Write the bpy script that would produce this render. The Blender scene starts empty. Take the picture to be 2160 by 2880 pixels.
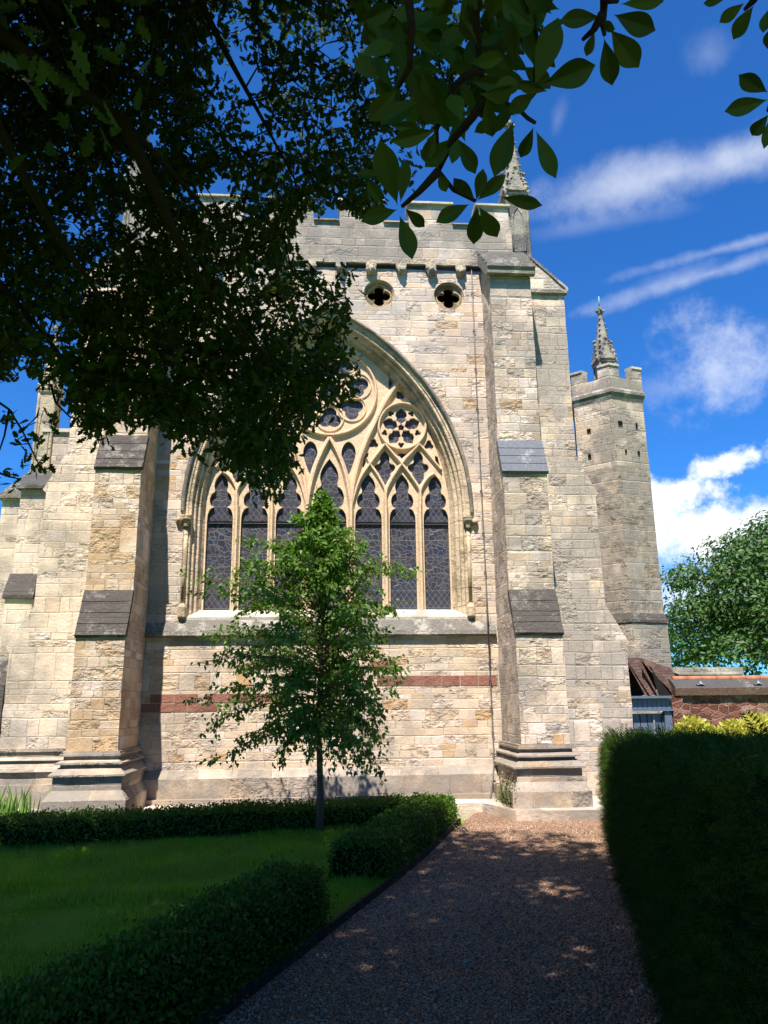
import bpy, bmesh, math, random
import numpy as np
from mathutils import Vector, Matrix, noise
R = math.radians
rng = np.random.default_rng(7)
random.seed(7)
S = bpy.context.scene
COL = S.collection

# ------------------------------------------------------------------ camera, light, exposure
CAMH = 1.75
M = np.array([[0.9973980118374788, -0.07120098173399111, -0.011297175875419752],
              [0.006233323021172894, 0.24129232149156046, -0.9704324609540466],
              [0.0718216657197396, 0.9678369882316594, 0.2411083004459048]])
F = 2165.0
CAM = np.array([0, 0, CAMH])
cam_d = bpy.data.cameras.new("camera")
cam = bpy.data.objects.new("camera", cam_d); COL.objects.link(cam)
cam_d.sensor_fit = 'VERTICAL'; cam_d.sensor_height = 36; cam_d.sensor_width = 27
cam_d.lens = 36 * F / 2880
cam_d.clip_start = 0.05; cam_d.clip_end = 3000
rot = Matrix((M[0], -M[1], -M[2])).transposed()
cam.matrix_world = Matrix.Translation(CAM) @ rot.to_4x4()
S.camera = cam

SUN_AZ, SUN_EL = 17.5, 62.0         # degrees left of the wall's normal, elevation
TOSUN = np.array([-math.sin(R(SUN_AZ)) * math.cos(R(SUN_EL)), -math.cos(R(SUN_AZ)) * math.cos(R(SUN_EL)), math.sin(R(SUN_EL))])
sd = bpy.data.lights.new("sun", 'SUN'); sd.energy = 4.0; sd.angle = R(0.53); sd.color = (1.0, 0.938, 0.875)
so = bpy.data.objects.new("sun", sd); COL.objects.link(so)
so.rotation_euler = Vector(TOSUN).to_track_quat('Z', 'Y').to_euler()

def ray(px, py):
    """direction of the photograph's pixel (2160 x 2880)"""
    return M.T @ np.array([px - 1080.0, py - 1440.0, F])
def at(px, py, Y):
    d = ray(px, py); return CAM + d * (Y / d[1])
def proj(p):
    v = (np.asarray(p) - CAM) @ M.T
    z = v[..., 2]; zz = np.where(np.abs(z) < 1e-6, 1e-6, z)
    return 1080 + F * v[..., 0] / zz, 1440 + F * v[..., 1] / zz, z

W = bpy.data.worlds.new("World"); S.world = W; W.use_nodes = True
SKY_STRENGTH = 0.09
def build_world():
    nt = W.node_tree; N = nt.nodes; L = nt.links; N.clear()
    out = N.new('ShaderNodeOutputWorld'); bg = N.new('ShaderNodeBackground')
    sky = N.new('ShaderNodeTexSky'); sky.sky_type = 'NISHITA'; sky.sun_disc = False
    sky.sun_elevation = R(SUN_EL); sky.sun_rotation = R(180 + SUN_AZ)
    sky.air_density = 1.0; sky.dust_density = 0.15; sky.ozone_density = 2.2
    hs = N.new('ShaderNodeMix'); hs.data_type = 'RGBA'; hs.blend_type = 'MULTIPLY'; hs.inputs[0].default_value = 1
    L.new(sky.outputs[0], hs.inputs[6]); hs.inputs[7].default_value = (0.145, 0.46, 0.86, 1)
    tc = N.new('ShaderNodeTexCoord')
    cur = hs.outputs[2]
    def math_(op, a, b=None, c=None):
        m = N.new('ShaderNodeMath'); m.operation = op
        for i, v in enumerate((a, b, c)):
            if v is None: continue
            if hasattr(v, 'links'): L.new(v, m.inputs[i])
            else: m.inputs[i].default_value = v
        return m.outputs[0]
    def dot(vec):
        m = N.new('ShaderNodeVectorMath'); m.operation = 'DOT_PRODUCT'
        L.new(tc.outputs['Generated'], m.inputs[0]); m.inputs[1].default_value = tuple(vec); return m.outputs['Value']
    def ntex(scale, det, rough, stretch=None):
        n = N.new('ShaderNodeTexNoise'); n.inputs['Scale'].default_value = scale; n.inputs['Detail'].default_value = det
        n.inputs['Roughness'].default_value = rough
        L.new(tc.outputs['Generated'], n.inputs['Vector']); return n.outputs['Fac']
    n_soft = ntex(9, 6, 0.62); n_puff = ntex(12, 8, 0.66); n_wisp = ntex(22, 3, 0.6)
    # bearing of each cloud (display pixels of the photo), half length, half height, tilt, noise weight, density, brightness
    K = 2160 / 1659
    clouds = [(1440, 375, 450, 70, -12, 'soft', 0.6, 0.50, 1.0), (1620, 330, 260, 50, -12, 'soft', 0.4, 0.25, 1.0),
              (1530, 592, 330, 24, -17, 'soft', 0.8, 0.34, 1.0), (1590, 530, 260, 18, -15, 'soft', 0.8, 0.3, 1.0), (1400, 620, 200, 26, -17, 'puff', 0.9, 0.2, 1.0),
              (1300, 480, 260, 26, -10, 'soft', 0.5, 0.12, 1.0),
              (1535, 120, 75, 60, 5, 'soft', 0.7, 0.16, 1.0), (1205, 260, 22, 60, 10, 'soft', 0.7, 0.10, 1.0),
              (1550, 790, 155, 120, -25, 'puff', 1.0, 0.58, 1.0), (1440, 840, 110, 50, 0, 'soft', 0.8, 0.2, 1.0),
              (1560, 1000, 150, 38, -17, 'puff', 0.9, 1.0, 1.25), (1440, 1065, 130, 62, -5, 'puff', 0.9, 1.0, 1.2),
              (1560, 1170, 300, 105, 0, 'puff', 0.7, 1.0, 1.15), (1500, 1290, 340, 120, 0, 'soft', 0.5, 0.9, 0.95),
              (900, 1500, 2400, 60, 0, 'soft', 0.6, 0.6, 0.9), (-900, 900, 500, 150, 10, 'puff', 1.0, 0.8, 1.0)]
    for (cx, cy, hl, hh, tilt, kind, nw, dens, bri) in clouds:
        d0 = ray(cx * K, cy * K); n0 = np.linalg.norm(d0); d0 = d0 / n0
        e1 = M.T @ np.array([math.cos(R(tilt)), math.sin(R(tilt)), 0]); e1 -= d0 * (e1 @ d0); e1 /= np.linalg.norm(e1)
        e2 = np.cross(d0, e1)
        dd = math_('MAXIMUM', dot(d0), 0.02)
        a = math_('DIVIDE', dot(e1 * (n0 / (hl * K))), dd); b = math_('DIVIDE', dot(e2 * (n0 / (hh * K))), dd)
        r = math_('SQRT', math_('ADD', math_('MULTIPLY', a, a), math_('MULTIPLY', b, b)))
        base = math_('SUBTRACT', 1.0, r)
        nn = {'soft': n_soft, 'puff': n_puff, 'wisp': n_wisp}[kind]
        v = math_('MULTIPLY_ADD', math_('SUBTRACT', nn, 0.5), nw * 3.4, base)
        ss = N.new('ShaderNodeMapRange'); ss.interpolation_type = 'SMOOTHSTEP'
        L.new(v, ss.inputs[0]); ss.inputs[1].default_value = 0.0
        ss.inputs[2].default_value = (0.7 if dens > 0.6 else 1.5) if kind == 'puff' else 1.2
        ss.inputs[3].default_value = 0; ss.inputs[4].default_value = dens
        mx = N.new('ShaderNodeMix'); mx.data_type = 'RGBA'
        L.new(ss.outputs[0], mx.inputs[0]); L.new(cur, mx.inputs[6])
        c = 4.9 * bri; mx.inputs[7].default_value = (c * 0.93, c * 0.97, c * 1.03, 1)
        cur = mx.outputs[2]
    L.new(cur, bg.inputs[0]); bg.inputs[1].default_value = SKY_STRENGTH
    L.new(bg.outputs[0], out.inputs[0])
build_world()
S.view_settings.view_transform = 'Standard'; S.view_settings.look = 'None'
S.view_settings.exposure = 1.38; S.view_settings.gamma = 1.0
S.cycles.max_bounces = 7; S.cycles.diffuse_bounces = 5; S.cycles.glossy_bounces = 2; S.cycles.transmission_bounces = 3
S.cycles.use_denoising = True
S.cycles.sample_clamp_indirect = 4

# ------------------------------------------------------------------ scene-object helpers
def thing(name, label, cat, loc=(0, 0, 0), group=None):
    o = bpy.data.objects.new(name, None); COL.objects.link(o); o.location = loc
    o.empty_display_size = 0.3
    o['label'] = label; o['category'] = cat
    if group: o['group'] = group
    return o
def tag(o, label, cat, group=None):
    o['label'] = label; o['category'] = cat
    if group: o['group'] = group
    return o
def link(name, me, mats, parent=None):
    o = bpy.data.objects.new(name, me); COL.objects.link(o)
    for m in (mats if isinstance(mats, (list, tuple)) else [mats]): me.materials.append(m)
    if parent is not None:
        o.parent = parent
        root = parent
        off = Vector((0, 0, 0))
        while root is not None:
            off += root.location; root = root.parent
        o.location = -off + Vector((0, 0, 0)) if parent.parent is None else Vector((0, 0, 0))
    return o

def inside(poly, x, y):
    poly = np.array(poly, dtype=float); c = np.zeros(len(x), bool); j = len(poly) - 1
    for i in range(len(poly)):
        xi, yi = poly[i]; xj, yj = poly[j]
        hit = ((yi > y) != (yj > y)) & (x < (xj - xi) * (y - yi) / (yj - yi + 1e-12) + xi); c ^= hit; j = i
    return c

class MB:
    """collects polygons in world space, then links them as one mesh with box-like UVs in metres"""
    def __init__(s): s.v = []; s.f = []; s.m = []; s.sm = []
    def add(s, vs, fs, m=0, smooth=False):
        b = len(s.v); s.v += [tuple(p) for p in vs]
        for f in fs: s.f.append([b + i for i in f]); s.m.append(m); s.sm.append(smooth)
    def quad(s, a, b, c, d, m=0): s.add([a, b, c, d], [(0, 1, 2, 3)], m)
    def box(s, x0, x1, y0, y1, z0, z1, m=0):
        vs = [(x, y, z) for z in (z0, z1) for y in (y0, y1) for x in (x0, x1)]
        s.add(vs, [(0, 2, 3, 1), (4, 5, 7, 6), (0, 1, 5, 4), (1, 3, 7, 5), (3, 2, 6, 7), (2, 0, 4, 6)], m)
    def prism(s, a, b, m=0, cap=True):
        """two matching outlines joined: front a (counter-clockwise seen from the front), back b"""
        n = len(a); vs = list(a) + list(b)
        fs = [(i, n + i, n + (i + 1) % n, (i + 1) % n) for i in range(n)]
        if cap: fs += [tuple(range(n)), tuple(range(2 * n - 1, n - 1, -1))]
        s.add(vs, fs, m)
    def tube(s, pts, rad, n=7, m=0, cap=True):
        pts = [Vector(p) for p in pts]; rings = []
        up = Vector((0.31, 0.17, 0.93))
        for i, p in enumerate(pts):
            d = (pts[min(i + 1, len(pts) - 1)] - pts[max(i - 1, 0)])
            d = d.normalized() if d.length > 1e-9 else Vector((0, 0, 1))
            a = d.cross(up if abs(d.dot(up)) < 0.95 else Vector((1, 0, 0))).normalized(); b = d.cross(a)
            r = rad[i] if hasattr(rad, '__len__') else rad
            rings.append([p + (a * math.cos(2 * math.pi * k / n) + b * math.sin(2 * math.pi * k / n)) * r for k in range(n)])
        vs = [q for rr in rings for q in rr]; fs = []
        for i in range(len(pts) - 1):
            for k in range(n):
                fs.append((i * n + k, i * n + (k + 1) % n, (i + 1) * n + (k + 1) % n, (i + 1) * n + k))
        if cap: fs += [tuple(range(n - 1, -1, -1)), tuple(range((len(pts) - 1) * n, len(pts) * n))]
        s.add(vs, fs, m, True)
    def lathe(s, c, prof, n=8, m=0, a0=0.0, smooth=False):
        """prof: (radius, z) list, ring of n about the vertical through c"""
        vs = []
        for r, z in prof:
            for k in range(n):
                t = a0 + 2 * math.pi * k / n
                vs.append((c[0] + r * math.cos(t), c[1] + r * math.sin(t), z))
        fs = []
        for i in range(len(prof) - 1):
            for k in range(n): fs.append((i * n + k, i * n + (k + 1) % n, (i + 1) * n + (k + 1) % n, (i + 1) * n + k))
        fs += [tuple(range(n - 1, -1, -1)), tuple(range((len(prof) - 1) * n, len(prof) * n))]
        s.add(vs, fs, m, smooth)
    def blob(s, c, r, m=0, seed=0, amp=0.25, sub=2, squash=(1, 1, 1)):
        bm = bmesh.new(); bmesh.ops.create_icosphere(bm, subdivisions=sub, radius=1)
        vs = []
        for v in bm.verts:
            k = 1 + amp * noise.noise(Vector(v.co) * 1.7 + Vector((seed, seed * 2.3, 0)))
            vs.append((c[0] + v.co.x * r * k * squash[0], c[1] + v.co.y * r * k * squash[1], c[2] + v.co.z * r * k * squash[2]))
        s.add(vs, [[v.index for v in f.verts] for f in bm.faces], m, True); bm.free()
    def build(s, name, mats, parent=None, rough=0.0, cell=0.14, scale=3.0, weld=True):
        me = bpy.data.meshes.new(name); me.from_pydata(s.v, [], s.f)
        me.polygons.foreach_set('material_index', s.m); me.polygons.foreach_set('use_smooth', s.sm)
        if rough > 0 or weld:
            bm = bmesh.new(); bm.from_mesh(me)
            if rough > 0:
                bmesh.ops.remove_doubles(bm, verts=bm.verts, dist=0.0005)
                bmesh.ops.triangulate(bm, faces=[f for f in bm.faces if len(f.verts) > 4])
                for _ in range(7):
                    es = [e for e in bm.edges if e.calc_length() > cell * 1.6]
                    if not es: break
                    bmesh.ops.subdivide_edges(bm, edges=es, cuts=1, use_grid_fill=True)
                for v in bm.verts:
                    p = v.co * scale
                    q = noise.noise_vector(p) * 0.7 + noise.noise_vector(p * 2.7 + Vector((9, 1, 4))) * 0.5
                    v.co += q * rough
            bm.normal_update(); bm.to_mesh(me); bm.free()
        box_uv(me)
        return link(name, me, mats, parent)

def box_uv(me):
    uv = me.uv_layers.new(name='UVMap').data if not me.uv_layers else me.uv_layers[0].data
    co = np.empty(len(me.vertices) * 3); me.vertices.foreach_get('co', co); co = co.reshape(-1, 3)
    out = np.empty((len(me.loops), 2))
    for p in me.polygons:
        n = p.normal
        if abs(n.z) > 0.93: t = Vector((1, 0, 0)); b = Vector((0, 1, 0))
        else:
            # snap the bearing so rough faces keep one mapping
            ang = round(math.atan2(n.x, -n.y) / R(15)) * R(15)
            t = Vector((math.cos(ang), math.sin(ang), 0))
            nz = round(n.z / 0.2) * 0.2 if abs(n.z) > 0.3 else 0.0
            h = math.sqrt(max(0, 1 - nz * nz)); nn = Vector((math.sin(ang) * h, -math.cos(ang) * h, nz)); b = nn.cross(t)
            b = b if b.z > 0 else -b
        for li in p.loop_indices:
            c = Vector(co[me.loops[li].vertex_index]); out[li] = (c.dot(t), c.dot(b))
    uv.foreach_set('uv', out.ravel())

def fast_mesh(name, V, loops, starts, totals, mats_idx=None, smooth=False):
    me = bpy.data.meshes.new(name)
    me.vertices.add(len(V)); me.vertices.foreach_set('co', np.asarray(V, dtype=np.float32).ravel())
    me.loops.add(len(loops)); me.loops.foreach_set('vertex_index', np.asarray(loops, dtype=np.int32))
    me.polygons.add(len(starts)); me.polygons.foreach_set('loop_start', np.asarray(starts, dtype=np.int32))
    try: me.polygons.foreach_set('loop_total', np.asarray(totals, dtype=np.int32))
    except Exception: pass
    if mats_idx is not None: me.polygons.foreach_set('material_index', np.asarray(mats_idx, dtype=np.int32))
    if smooth: me.polygons.foreach_set('use_smooth', np.ones(len(starts), dtype=bool))
    me.update(calc_edges=True); me.validate()
    return me

# ------------------------------------------------------------------ materials
class NT:
    def __init__(s, name):
        s.mat = bpy.data.materials.new(name); s.mat.use_nodes = True
        s.N = s.mat.node_tree.nodes; s.L = s.mat.node_tree.links
        s.b = s.N['Principled BSDF']; s.out = s.N['Material Output']
    def lk(s, v, sock):
        if hasattr(v, 'links'): s.L.new(v, sock)
        else: sock.default_value = v
    def m(s, op, a, b=None, c=None):
        n = s.N.new('ShaderNodeMath'); n.operation = op
        for i, v in enumerate((a, b, c)):
            if v is not None: s.lk(v, n.inputs[i])
        return n.outputs[0]
    def vm(s, op, a, b):
        n = s.N.new('ShaderNodeVectorMath'); n.operation = op; s.lk(a, n.inputs[0]); s.lk(b, n.inputs[1]); return n.outputs[0]
    def mix(s, f, a, b, blend='MIX'):
        n = s.N.new('ShaderNodeMix'); n.data_type = 'RGBA'; n.blend_type = blend
        for v, i in ((f, 0), (a, 6), (b, 7)):
            if isinstance(v, tuple) and len(v) == 3: v = v + (1,)
            s.lk(v, n.inputs[i])
        return n.outputs[2]
    def noise(s, vec, scale, det=4, rough=0.55, dims='3D'):
        n = s.N.new('ShaderNodeTexNoise'); n.noise_dimensions = dims
        if vec is not None: s.lk(vec, n.inputs['W' if dims == '1D' else 'Vector'])
        n.inputs['Scale'].default_value = scale; n.inputs['Detail'].default_value = det; n.inputs['Roughness'].default_value = rough
        return n.outputs['Fac']
    def vor(s, vec, scale, feat='F1', dims='3D', rnd=1.0):
        n = s.N.new('ShaderNodeTexVoronoi'); n.voronoi_dimensions = dims; n.feature = feat
        s.lk(vec, n.inputs['W' if dims == '1D' else 'Vector']); n.inputs['Scale'].default_value = scale
        n.inputs['Randomness'].default_value = rnd; return n
    def ramp(s, f, stops, interp='LINEAR'):
        n = s.N.new('ShaderNodeValToRGB'); n.color_ramp.interpolation = interp
        e = n.color_ramp.elements
        while len(e) < len(stops): e.new(0.5)
        for k, (p, c) in zip(e, stops):
            k.position = p; k.color = (c + (1,)) if isinstance(c, tuple) else (c, c, c, 1)
        s.lk(f, n.inputs[0]); return n.outputs[0]
    def mr(s, v, a, b, c=0.0, d=1.0, smooth=True):
        n = s.N.new('ShaderNodeMapRange'); n.interpolation_type = 'SMOOTHSTEP' if smooth else 'LINEAR'
        s.lk(v, n.inputs[0])
        for i, x in enumerate((a, b, c, d)): n.inputs[1 + i].default_value = x
        return n.outputs[0]
    def wn(s, v, dims='1D'):
        n = s.N.new('ShaderNodeTexWhiteNoise'); n.noise_dimensions = dims
        s.lk(v, n.inputs['W' if dims == '1D' else 'Vector']); return n.outputs['Value']
    def bump(s, h, dist, strength=1.0):
        n = s.N.new('ShaderNodeBump'); s.lk(h, n.inputs['Height']); n.inputs['Distance'].default_value = dist
        n.inputs['Strength'].default_value = strength; s.L.new(n.outputs[0], s.b.inputs['Normal'])
    def uv(s):
        n = s.N.new('ShaderNodeUVMap'); n.uv_map = 'UVMap'; return n.outputs[0]
    def pos(s): return s.N.new('ShaderNodeNewGeometry').outputs['Position']
    def sep(s, v):
        n = s.N.new('ShaderNodeSeparateXYZ'); s.lk(v, n.inputs[0]); return n.outputs
    def comb(s, x, y, z=0.0):
        n = s.N.new('ShaderNodeCombineXYZ')
        for i, v in enumerate((x, y, z)): s.lk(v, n.inputs[i])
        return n.outputs[0]
    def done(s, col=None, rough=0.85, spec=0.25):
        if col is not None: s.lk(col + (1,) if isinstance(col, tuple) and len(col) == 3 else col, s.b.inputs['Base Color'])
        s.lk(rough, s.b.inputs['Roughness']); s.b.inputs['Specular IOR Level'].default_value = spec
        return s.mat

GREY = (0.46, 0.43, 0.395); CREAM = (0.62, 0.525, 0.395); PALE = (0.66, 0.595, 0.51); TAN = (0.52, 0.39, 0.23)
OCHRE = (0.47, 0.30, 0.12); DARK = (0.2, 0.19, 0.17); BUFF = (0.57, 0.46, 0.32)
def stone(name, pal, h=0.138, wid=0.31, stain=(0.2, 0.19, 0.165), stain_amt=0.25, erode=0.55, mortar=(0.56, 0.50, 0.39), stain_scale=0.9, seed=0.0, joint=0.006, bump=0.024, calm=0.1):
    n = NT(name); uv = n.uv(); P = n.pos()
    ux, uy, _ = n.sep(uv)
    w1 = n.noise(uv, 1.3, 2); w2 = n.noise(n.vm('ADD', uv, (31.0, 7.0, 0.0)), 6.0, 2)
    uy2 = n.m('ADD', uy, n.m('MULTIPLY_ADD', w1, 0.05, n.m('MULTIPLY', w2, 0.012)))
    ux2 = n.m('ADD', ux, n.m('MULTIPLY', w2, 0.03))
    # courses of uneven height
    v2 = n.m('ADD', uy2, n.m('MULTIPLY', n.noise(n.m('ADD', uy2, seed), 1.9, 1, 0.5, '1D'), 0.42))
    row = n.m('FLOOR', n.m('DIVIDE', v2, h)); fr = n.m('FRACT', n.m('DIVIDE', v2, h))
    rr = n.wn(n.m('ADD', row, seed * 3.1 + 0.5))
    ww = n.m('MULTIPLY_ADD', rr, 91.7, n.m('MULTIPLY', ux2, n.m('MULTIPLY_ADD', rr, 0.9 / wid, 0.62 / wid)))
    vc = n.vor(ww, 1.0, 'F1', '1D', 0.85); ve = n.vor(ww, 1.0, 'DISTANCE_TO_EDGE', '1D', 0.85)
    cr = n.sep(vc.outputs['Color']); r1, r2, r3 = cr[0], cr[1], cr[2]
    jx = n.m('MULTIPLY', ve.outputs['Distance'], wid); jz = n.m('MULTIPLY', n.m('MINIMUM', fr, n.m('SUBTRACT', 1.0, fr)), h)
    j = n.m('MINIMUM', jx, jz)
    j = n.m('ADD', j, n.m('MULTIPLY', n.m('SUBTRACT', n.noise(P, 14, 3), 0.5), 0.014))
    face = n.mr(j, joint * 0.2, joint * 1.9)
    k = len(pal); stops = [((i + 0.5) / k, c) for i, c in enumerate(pal)]
    col = n.ramp(r1, stops)
    fine = n.noise(P, 22, 6, 0.7); med = n.noise(P, 5, 5, 0.62); big = n.noise(n.vm('ADD', P, (seed * 5 + 3.0, 1.0, 8.0)), stain_scale, 4, 0.6)
    strat = n.noise(n.vm('MULTIPLY', uv, (6.0, 20.0, 1.0)), 1.0, 5, 0.68)
    streak = n.noise(n.vm('MULTIPLY', uv, (5.0, 0.55, 1.0)), 1.0, 5, 0.6)
    col = n.mix(calm, col, (0.6, 0.53, 0.42))
    col = n.mix(n.mr(med, 0.42, 0.68, 0, 0.5), col, n.mix(r2, BUFF, GREY))
    col = n.mix(1.0, col, n.ramp(n.m('ADD', n.m('MULTIPLY', fine, 0.6), n.m('MULTIPLY', strat, 0.4)), [(0.22, 0.74), (0.5, 0.99), (0.74, 1.1)]), 'MULTIPLY')
    # eroded stones lose their face
    er = n.m('MULTIPLY', n.mr(r3, 1.0 - erode * 0.75, min(1.0, 1.12 - erode * 0.75), 0.06, 0.9), n.mr(med, 0.35, 0.6, 0.35, 1.0))
    col = n.mix(n.m('MULTIPLY', n.mr(strat, 0.5, 0.38, 0, 0.75), er), col, (0.28, 0.20, 0.115))
    col = n.mix(n.mr(n.m('MULTIPLY', streak, n.m('ADD', 0.5, big)), 0.5, 0.72, 0, 0.34), col, (0.33, 0.285, 0.22))
    col = n.mix(1.0, col, n.ramp(n.noise(n.vm('ADD', P, (seed, 4.0, 2.0)), 2.4, 5, 0.6), [(0.3, 0.80), (0.55, 1.0), (0.75, 1.06)]), 'MULTIPLY')
    col = n.mix(n.m('MULTIPLY', n.m('SUBTRACT', 1.0, face), n.mr(med, 0.3, 0.6, 0.35, 1.0)), col, mortar)
    if stain_amt > 0:
        sm = n.m('MULTIPLY', n.mr(n.m('MULTIPLY_ADD', fine, 0.25, n.m('ADD', big, n.m('MULTIPLY', r2, 0.12))), 0.62 - 0.2 * stain_amt, 0.86 - 0.2 * stain_amt), min(1, 0.35 + stain_amt))
        col = n.mix(sm, col, stain)
    spots = n.mr(n.vor(P, 9.0).outputs['Distance'], 0.10, 0.05)
    col = n.mix(n.m('MULTIPLY', spots, n.mr(big, 0.45, 0.6, 0, 0.8)), col, (0.6, 0.6, 0.56))
    col = n.mix(1.0, col, (1.15, 1.065, 1.03), 'MULTIPLY')
    hgt = n.m('ADD', n.m('MULTIPLY', face, 0.2), n.m('MULTIPLY', er, n.m('MULTIPLY_ADD', strat, 1.25, n.m('MULTIPLY', med, 0.9))))
    hgt = n.m('ADD', hgt, n.m('ADD', n.m('MULTIPLY', r2, 0.25), n.m('MULTIPLY', fine, 0.34)))
    n.bump(hgt, bump * 1.5, 1.0)
    return n.done(col, 0.92, 0.15)

PW = [PALE, CREAM, GREY, PALE, BUFF, CREAM, GREY, TAN, PALE, CREAM, (0.45, 0.41, 0.33), OCHRE]
PL = [CREAM, BUFF, PALE, CREAM, BUFF, (0.55, 0.46, 0.31), CREAM, TAN, PALE, CREAM, OCHRE]
PG = [GREY, (0.41, 0.4, 0.36), PALE, GREY, (0.33, 0.31, 0.27), CREAM, GREY, (0.36, 0.35, 0.32), BUFF]
PC = [(0.64, 0.555, 0.41), CREAM, (0.64, 0.565, 0.43), CREAM, (0.57, 0.51, 0.41), PALE, BUFF]
PB = [CREAM, GREY, TAN, PALE, OCHRE, GREY, (0.36, 0.3, 0.22), TAN, PALE]
PT = [(0.21, 0.19, 0.165), (0.27, 0.25, 0.215), (0.2, 0.185, 0.165), (0.33, 0.305, 0.26), (0.22, 0.195, 0.16), (0.28, 0.24, 0.19)]
m_wall = stone("ashlar_upper", PW, seed=1, stain=(0.33, 0.31, 0.28), stain_amt=0.3)
m_lower = stone("ashlar_lower", PL, stain_amt=0.12, seed=2, h=0.145, wid=0.33)
m_but = stone("ashlar_buttress", PB, erode=0.7, seed=3, h=0.15, wid=0.28, bump=0.03, stain=(0.38, 0.26, 0.13), stain_amt=0.28, stain_scale=1.3)
m_but_r = stone("ashlar_buttress_pale", PW, erode=0.6, seed=4, h=0.15, wid=0.29, stain_amt=0.3, bump=0.03)
m_side = stone("ashlar_flank", PC, erode=0.4, seed=5, h=0.17, wid=0.36, stain_amt=0.22)
m_side_r = stone("ashlar_flank_grey", PW, erode=0.5, seed=6, h=0.145, wid=0.3, stain=(0.28, 0.262, 0.23), stain_amt=0.55, calm=0.05)
m_plinth = stone("ashlar_plinth", [(q[0] * 0.62, q[1] * 0.585, q[2] * 0.53) for q in PG], erode=0.5, seed=7, h=0.26, wid=0.6, stain_amt=0.45, stain_scale=1.6)
m_par = stone("ashlar_parapet", [tuple(c * 0.85 for c in q) for q in PG], erode=0.3, seed=8, h=0.15, wid=0.36, stain_amt=0.5, stain_scale=1.3)
m_turret = stone("ashlar_turret", [tuple(c * 0.85 for c in q) for q in PT], erode=0.4, seed=9, h=0.13, wid=0.27, stain_amt=0.15, mortar=(0.36, 0.32, 0.26), calm=0.0)
m_turret_top = stone("ashlar_turret_pale", [tuple(c * 0.8 for c in q) for q in PW[:-1]], erode=0.5, seed=10, h=0.14, wid=0.25, stain_amt=0.5, calm=0.0)
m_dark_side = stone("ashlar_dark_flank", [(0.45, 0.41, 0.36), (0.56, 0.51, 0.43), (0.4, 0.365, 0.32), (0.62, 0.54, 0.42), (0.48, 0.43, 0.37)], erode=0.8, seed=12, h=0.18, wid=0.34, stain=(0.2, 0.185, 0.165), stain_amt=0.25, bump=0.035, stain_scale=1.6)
m_kerb = stone("kerb_stone", PG, erode=0.2, seed=11, h=0.9, wid=1.1, stain_amt=0.3)

def dressed(name, c1, c2, stain=None, amt=0.3, bump=0.012, joints=0.0):
    n = NT(name); P = n.pos(); f = n.noise(P, 26, 6, 0.68); md = n.noise(P, 4, 5, 0.6)
    col = n.mix(md, c1, c2); col = n.mix(1.0, col, n.ramp(f, [(0.25, 0.72), (0.7, 1.1)]), 'MULTIPLY')
    if stain: col = n.mix(n.mr(n.m('MULTIPLY_ADD', f, 0.3, n.noise(n.vm('ADD', P, (4.0, 2.0, 1.0)), 2.2, 5, 0.65)), 0.68 - 0.2 * amt, 0.8 - 0.15 * amt), col, stain)
    h = n.m('ADD', f, n.m('MULTIPLY', md, 1.5))
    if joints:
        uz = n.sep(n.uv())[1]; fr = n.m('FRACT', n.m('DIVIDE', uz, joints)); jj = n.mr(n.m('MULTIPLY', n.m('MINIMUM', fr, n.m('SUBTRACT', 1.0, fr)), joints), 0.002, 0.008)
        col = n.mix(jj, n.mix(0.5, col, (0.2, 0.17, 0.12)), col); h = n.m('ADD', h, jj)
    n.bump(h, bump, 1.0); return n.done(col, 0.9, 0.2)
m_trac = dressed("tracery_limestone", (0.74, 0.555, 0.375), (0.66, 0.465, 0.285))
m_arch = dressed("weathered_arch_stone", (0.58, 0.45, 0.28), (0.48, 0.345, 0.195), (0.22, 0.17, 0.1), 0.35, 0.05)
m_jamb = dressed("jamb_limestone", (0.68, 0.54, 0.385), (0.6, 0.455, 0.30), (0.34, 0.27, 0.17), 0.2, 0.03, joints=0.31)
m_hood = dressed("hood_stone", (0.36, 0.31, 0.22), (0.28, 0.25, 0.19), (0.16, 0.15, 0.13), 0.6, 0.03)
m_sill = dressed("sill_pale", (0.56, 0.5, 0.4), (0.5, 0.44, 0.34), (0.3, 0.27, 0.22), 0.3)
m_slab = dressed("lichened_slab", (0.115, 0.098, 0.085), (0.075, 0.064, 0.057), (0.22, 0.2, 0.17), 0.05, 0.03, joints=0.24)
m_string = dressed("string_grey", (0.25, 0.225, 0.19), (0.17, 0.152, 0.13), (0.4, 0.365, 0.31), 0.25, 0.03)
m_head = dressed("weathered_head", (0.25, 0.225, 0.19), (0.17, 0.155, 0.135), (0.36, 0.33, 0.28), 0.1, 0.02)
m_slate = dressed("new_slab", (0.17, 0.18, 0.2), (0.12, 0.125, 0.14), (0.34, 0.34, 0.33), 0.0, 0.01)
m_carve = dressed("carved_stone", (0.53, 0.46, 0.34), (0.45, 0.36, 0.24), (0.28, 0.25, 0.2), 0.35, 0.03)
m_pinn = dressed("pinnacle_stone", (0.38, 0.34, 0.27), (0.29, 0.26, 0.21), (0.14, 0.13, 0.12), 0.5, 0.03)
m_red = dressed("red_sandstone", (0.27, 0.12, 0.085), (0.33, 0.155, 0.11), (0.2, 0.09, 0.065), 0.15, 0.02, joints=0.0)

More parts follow.
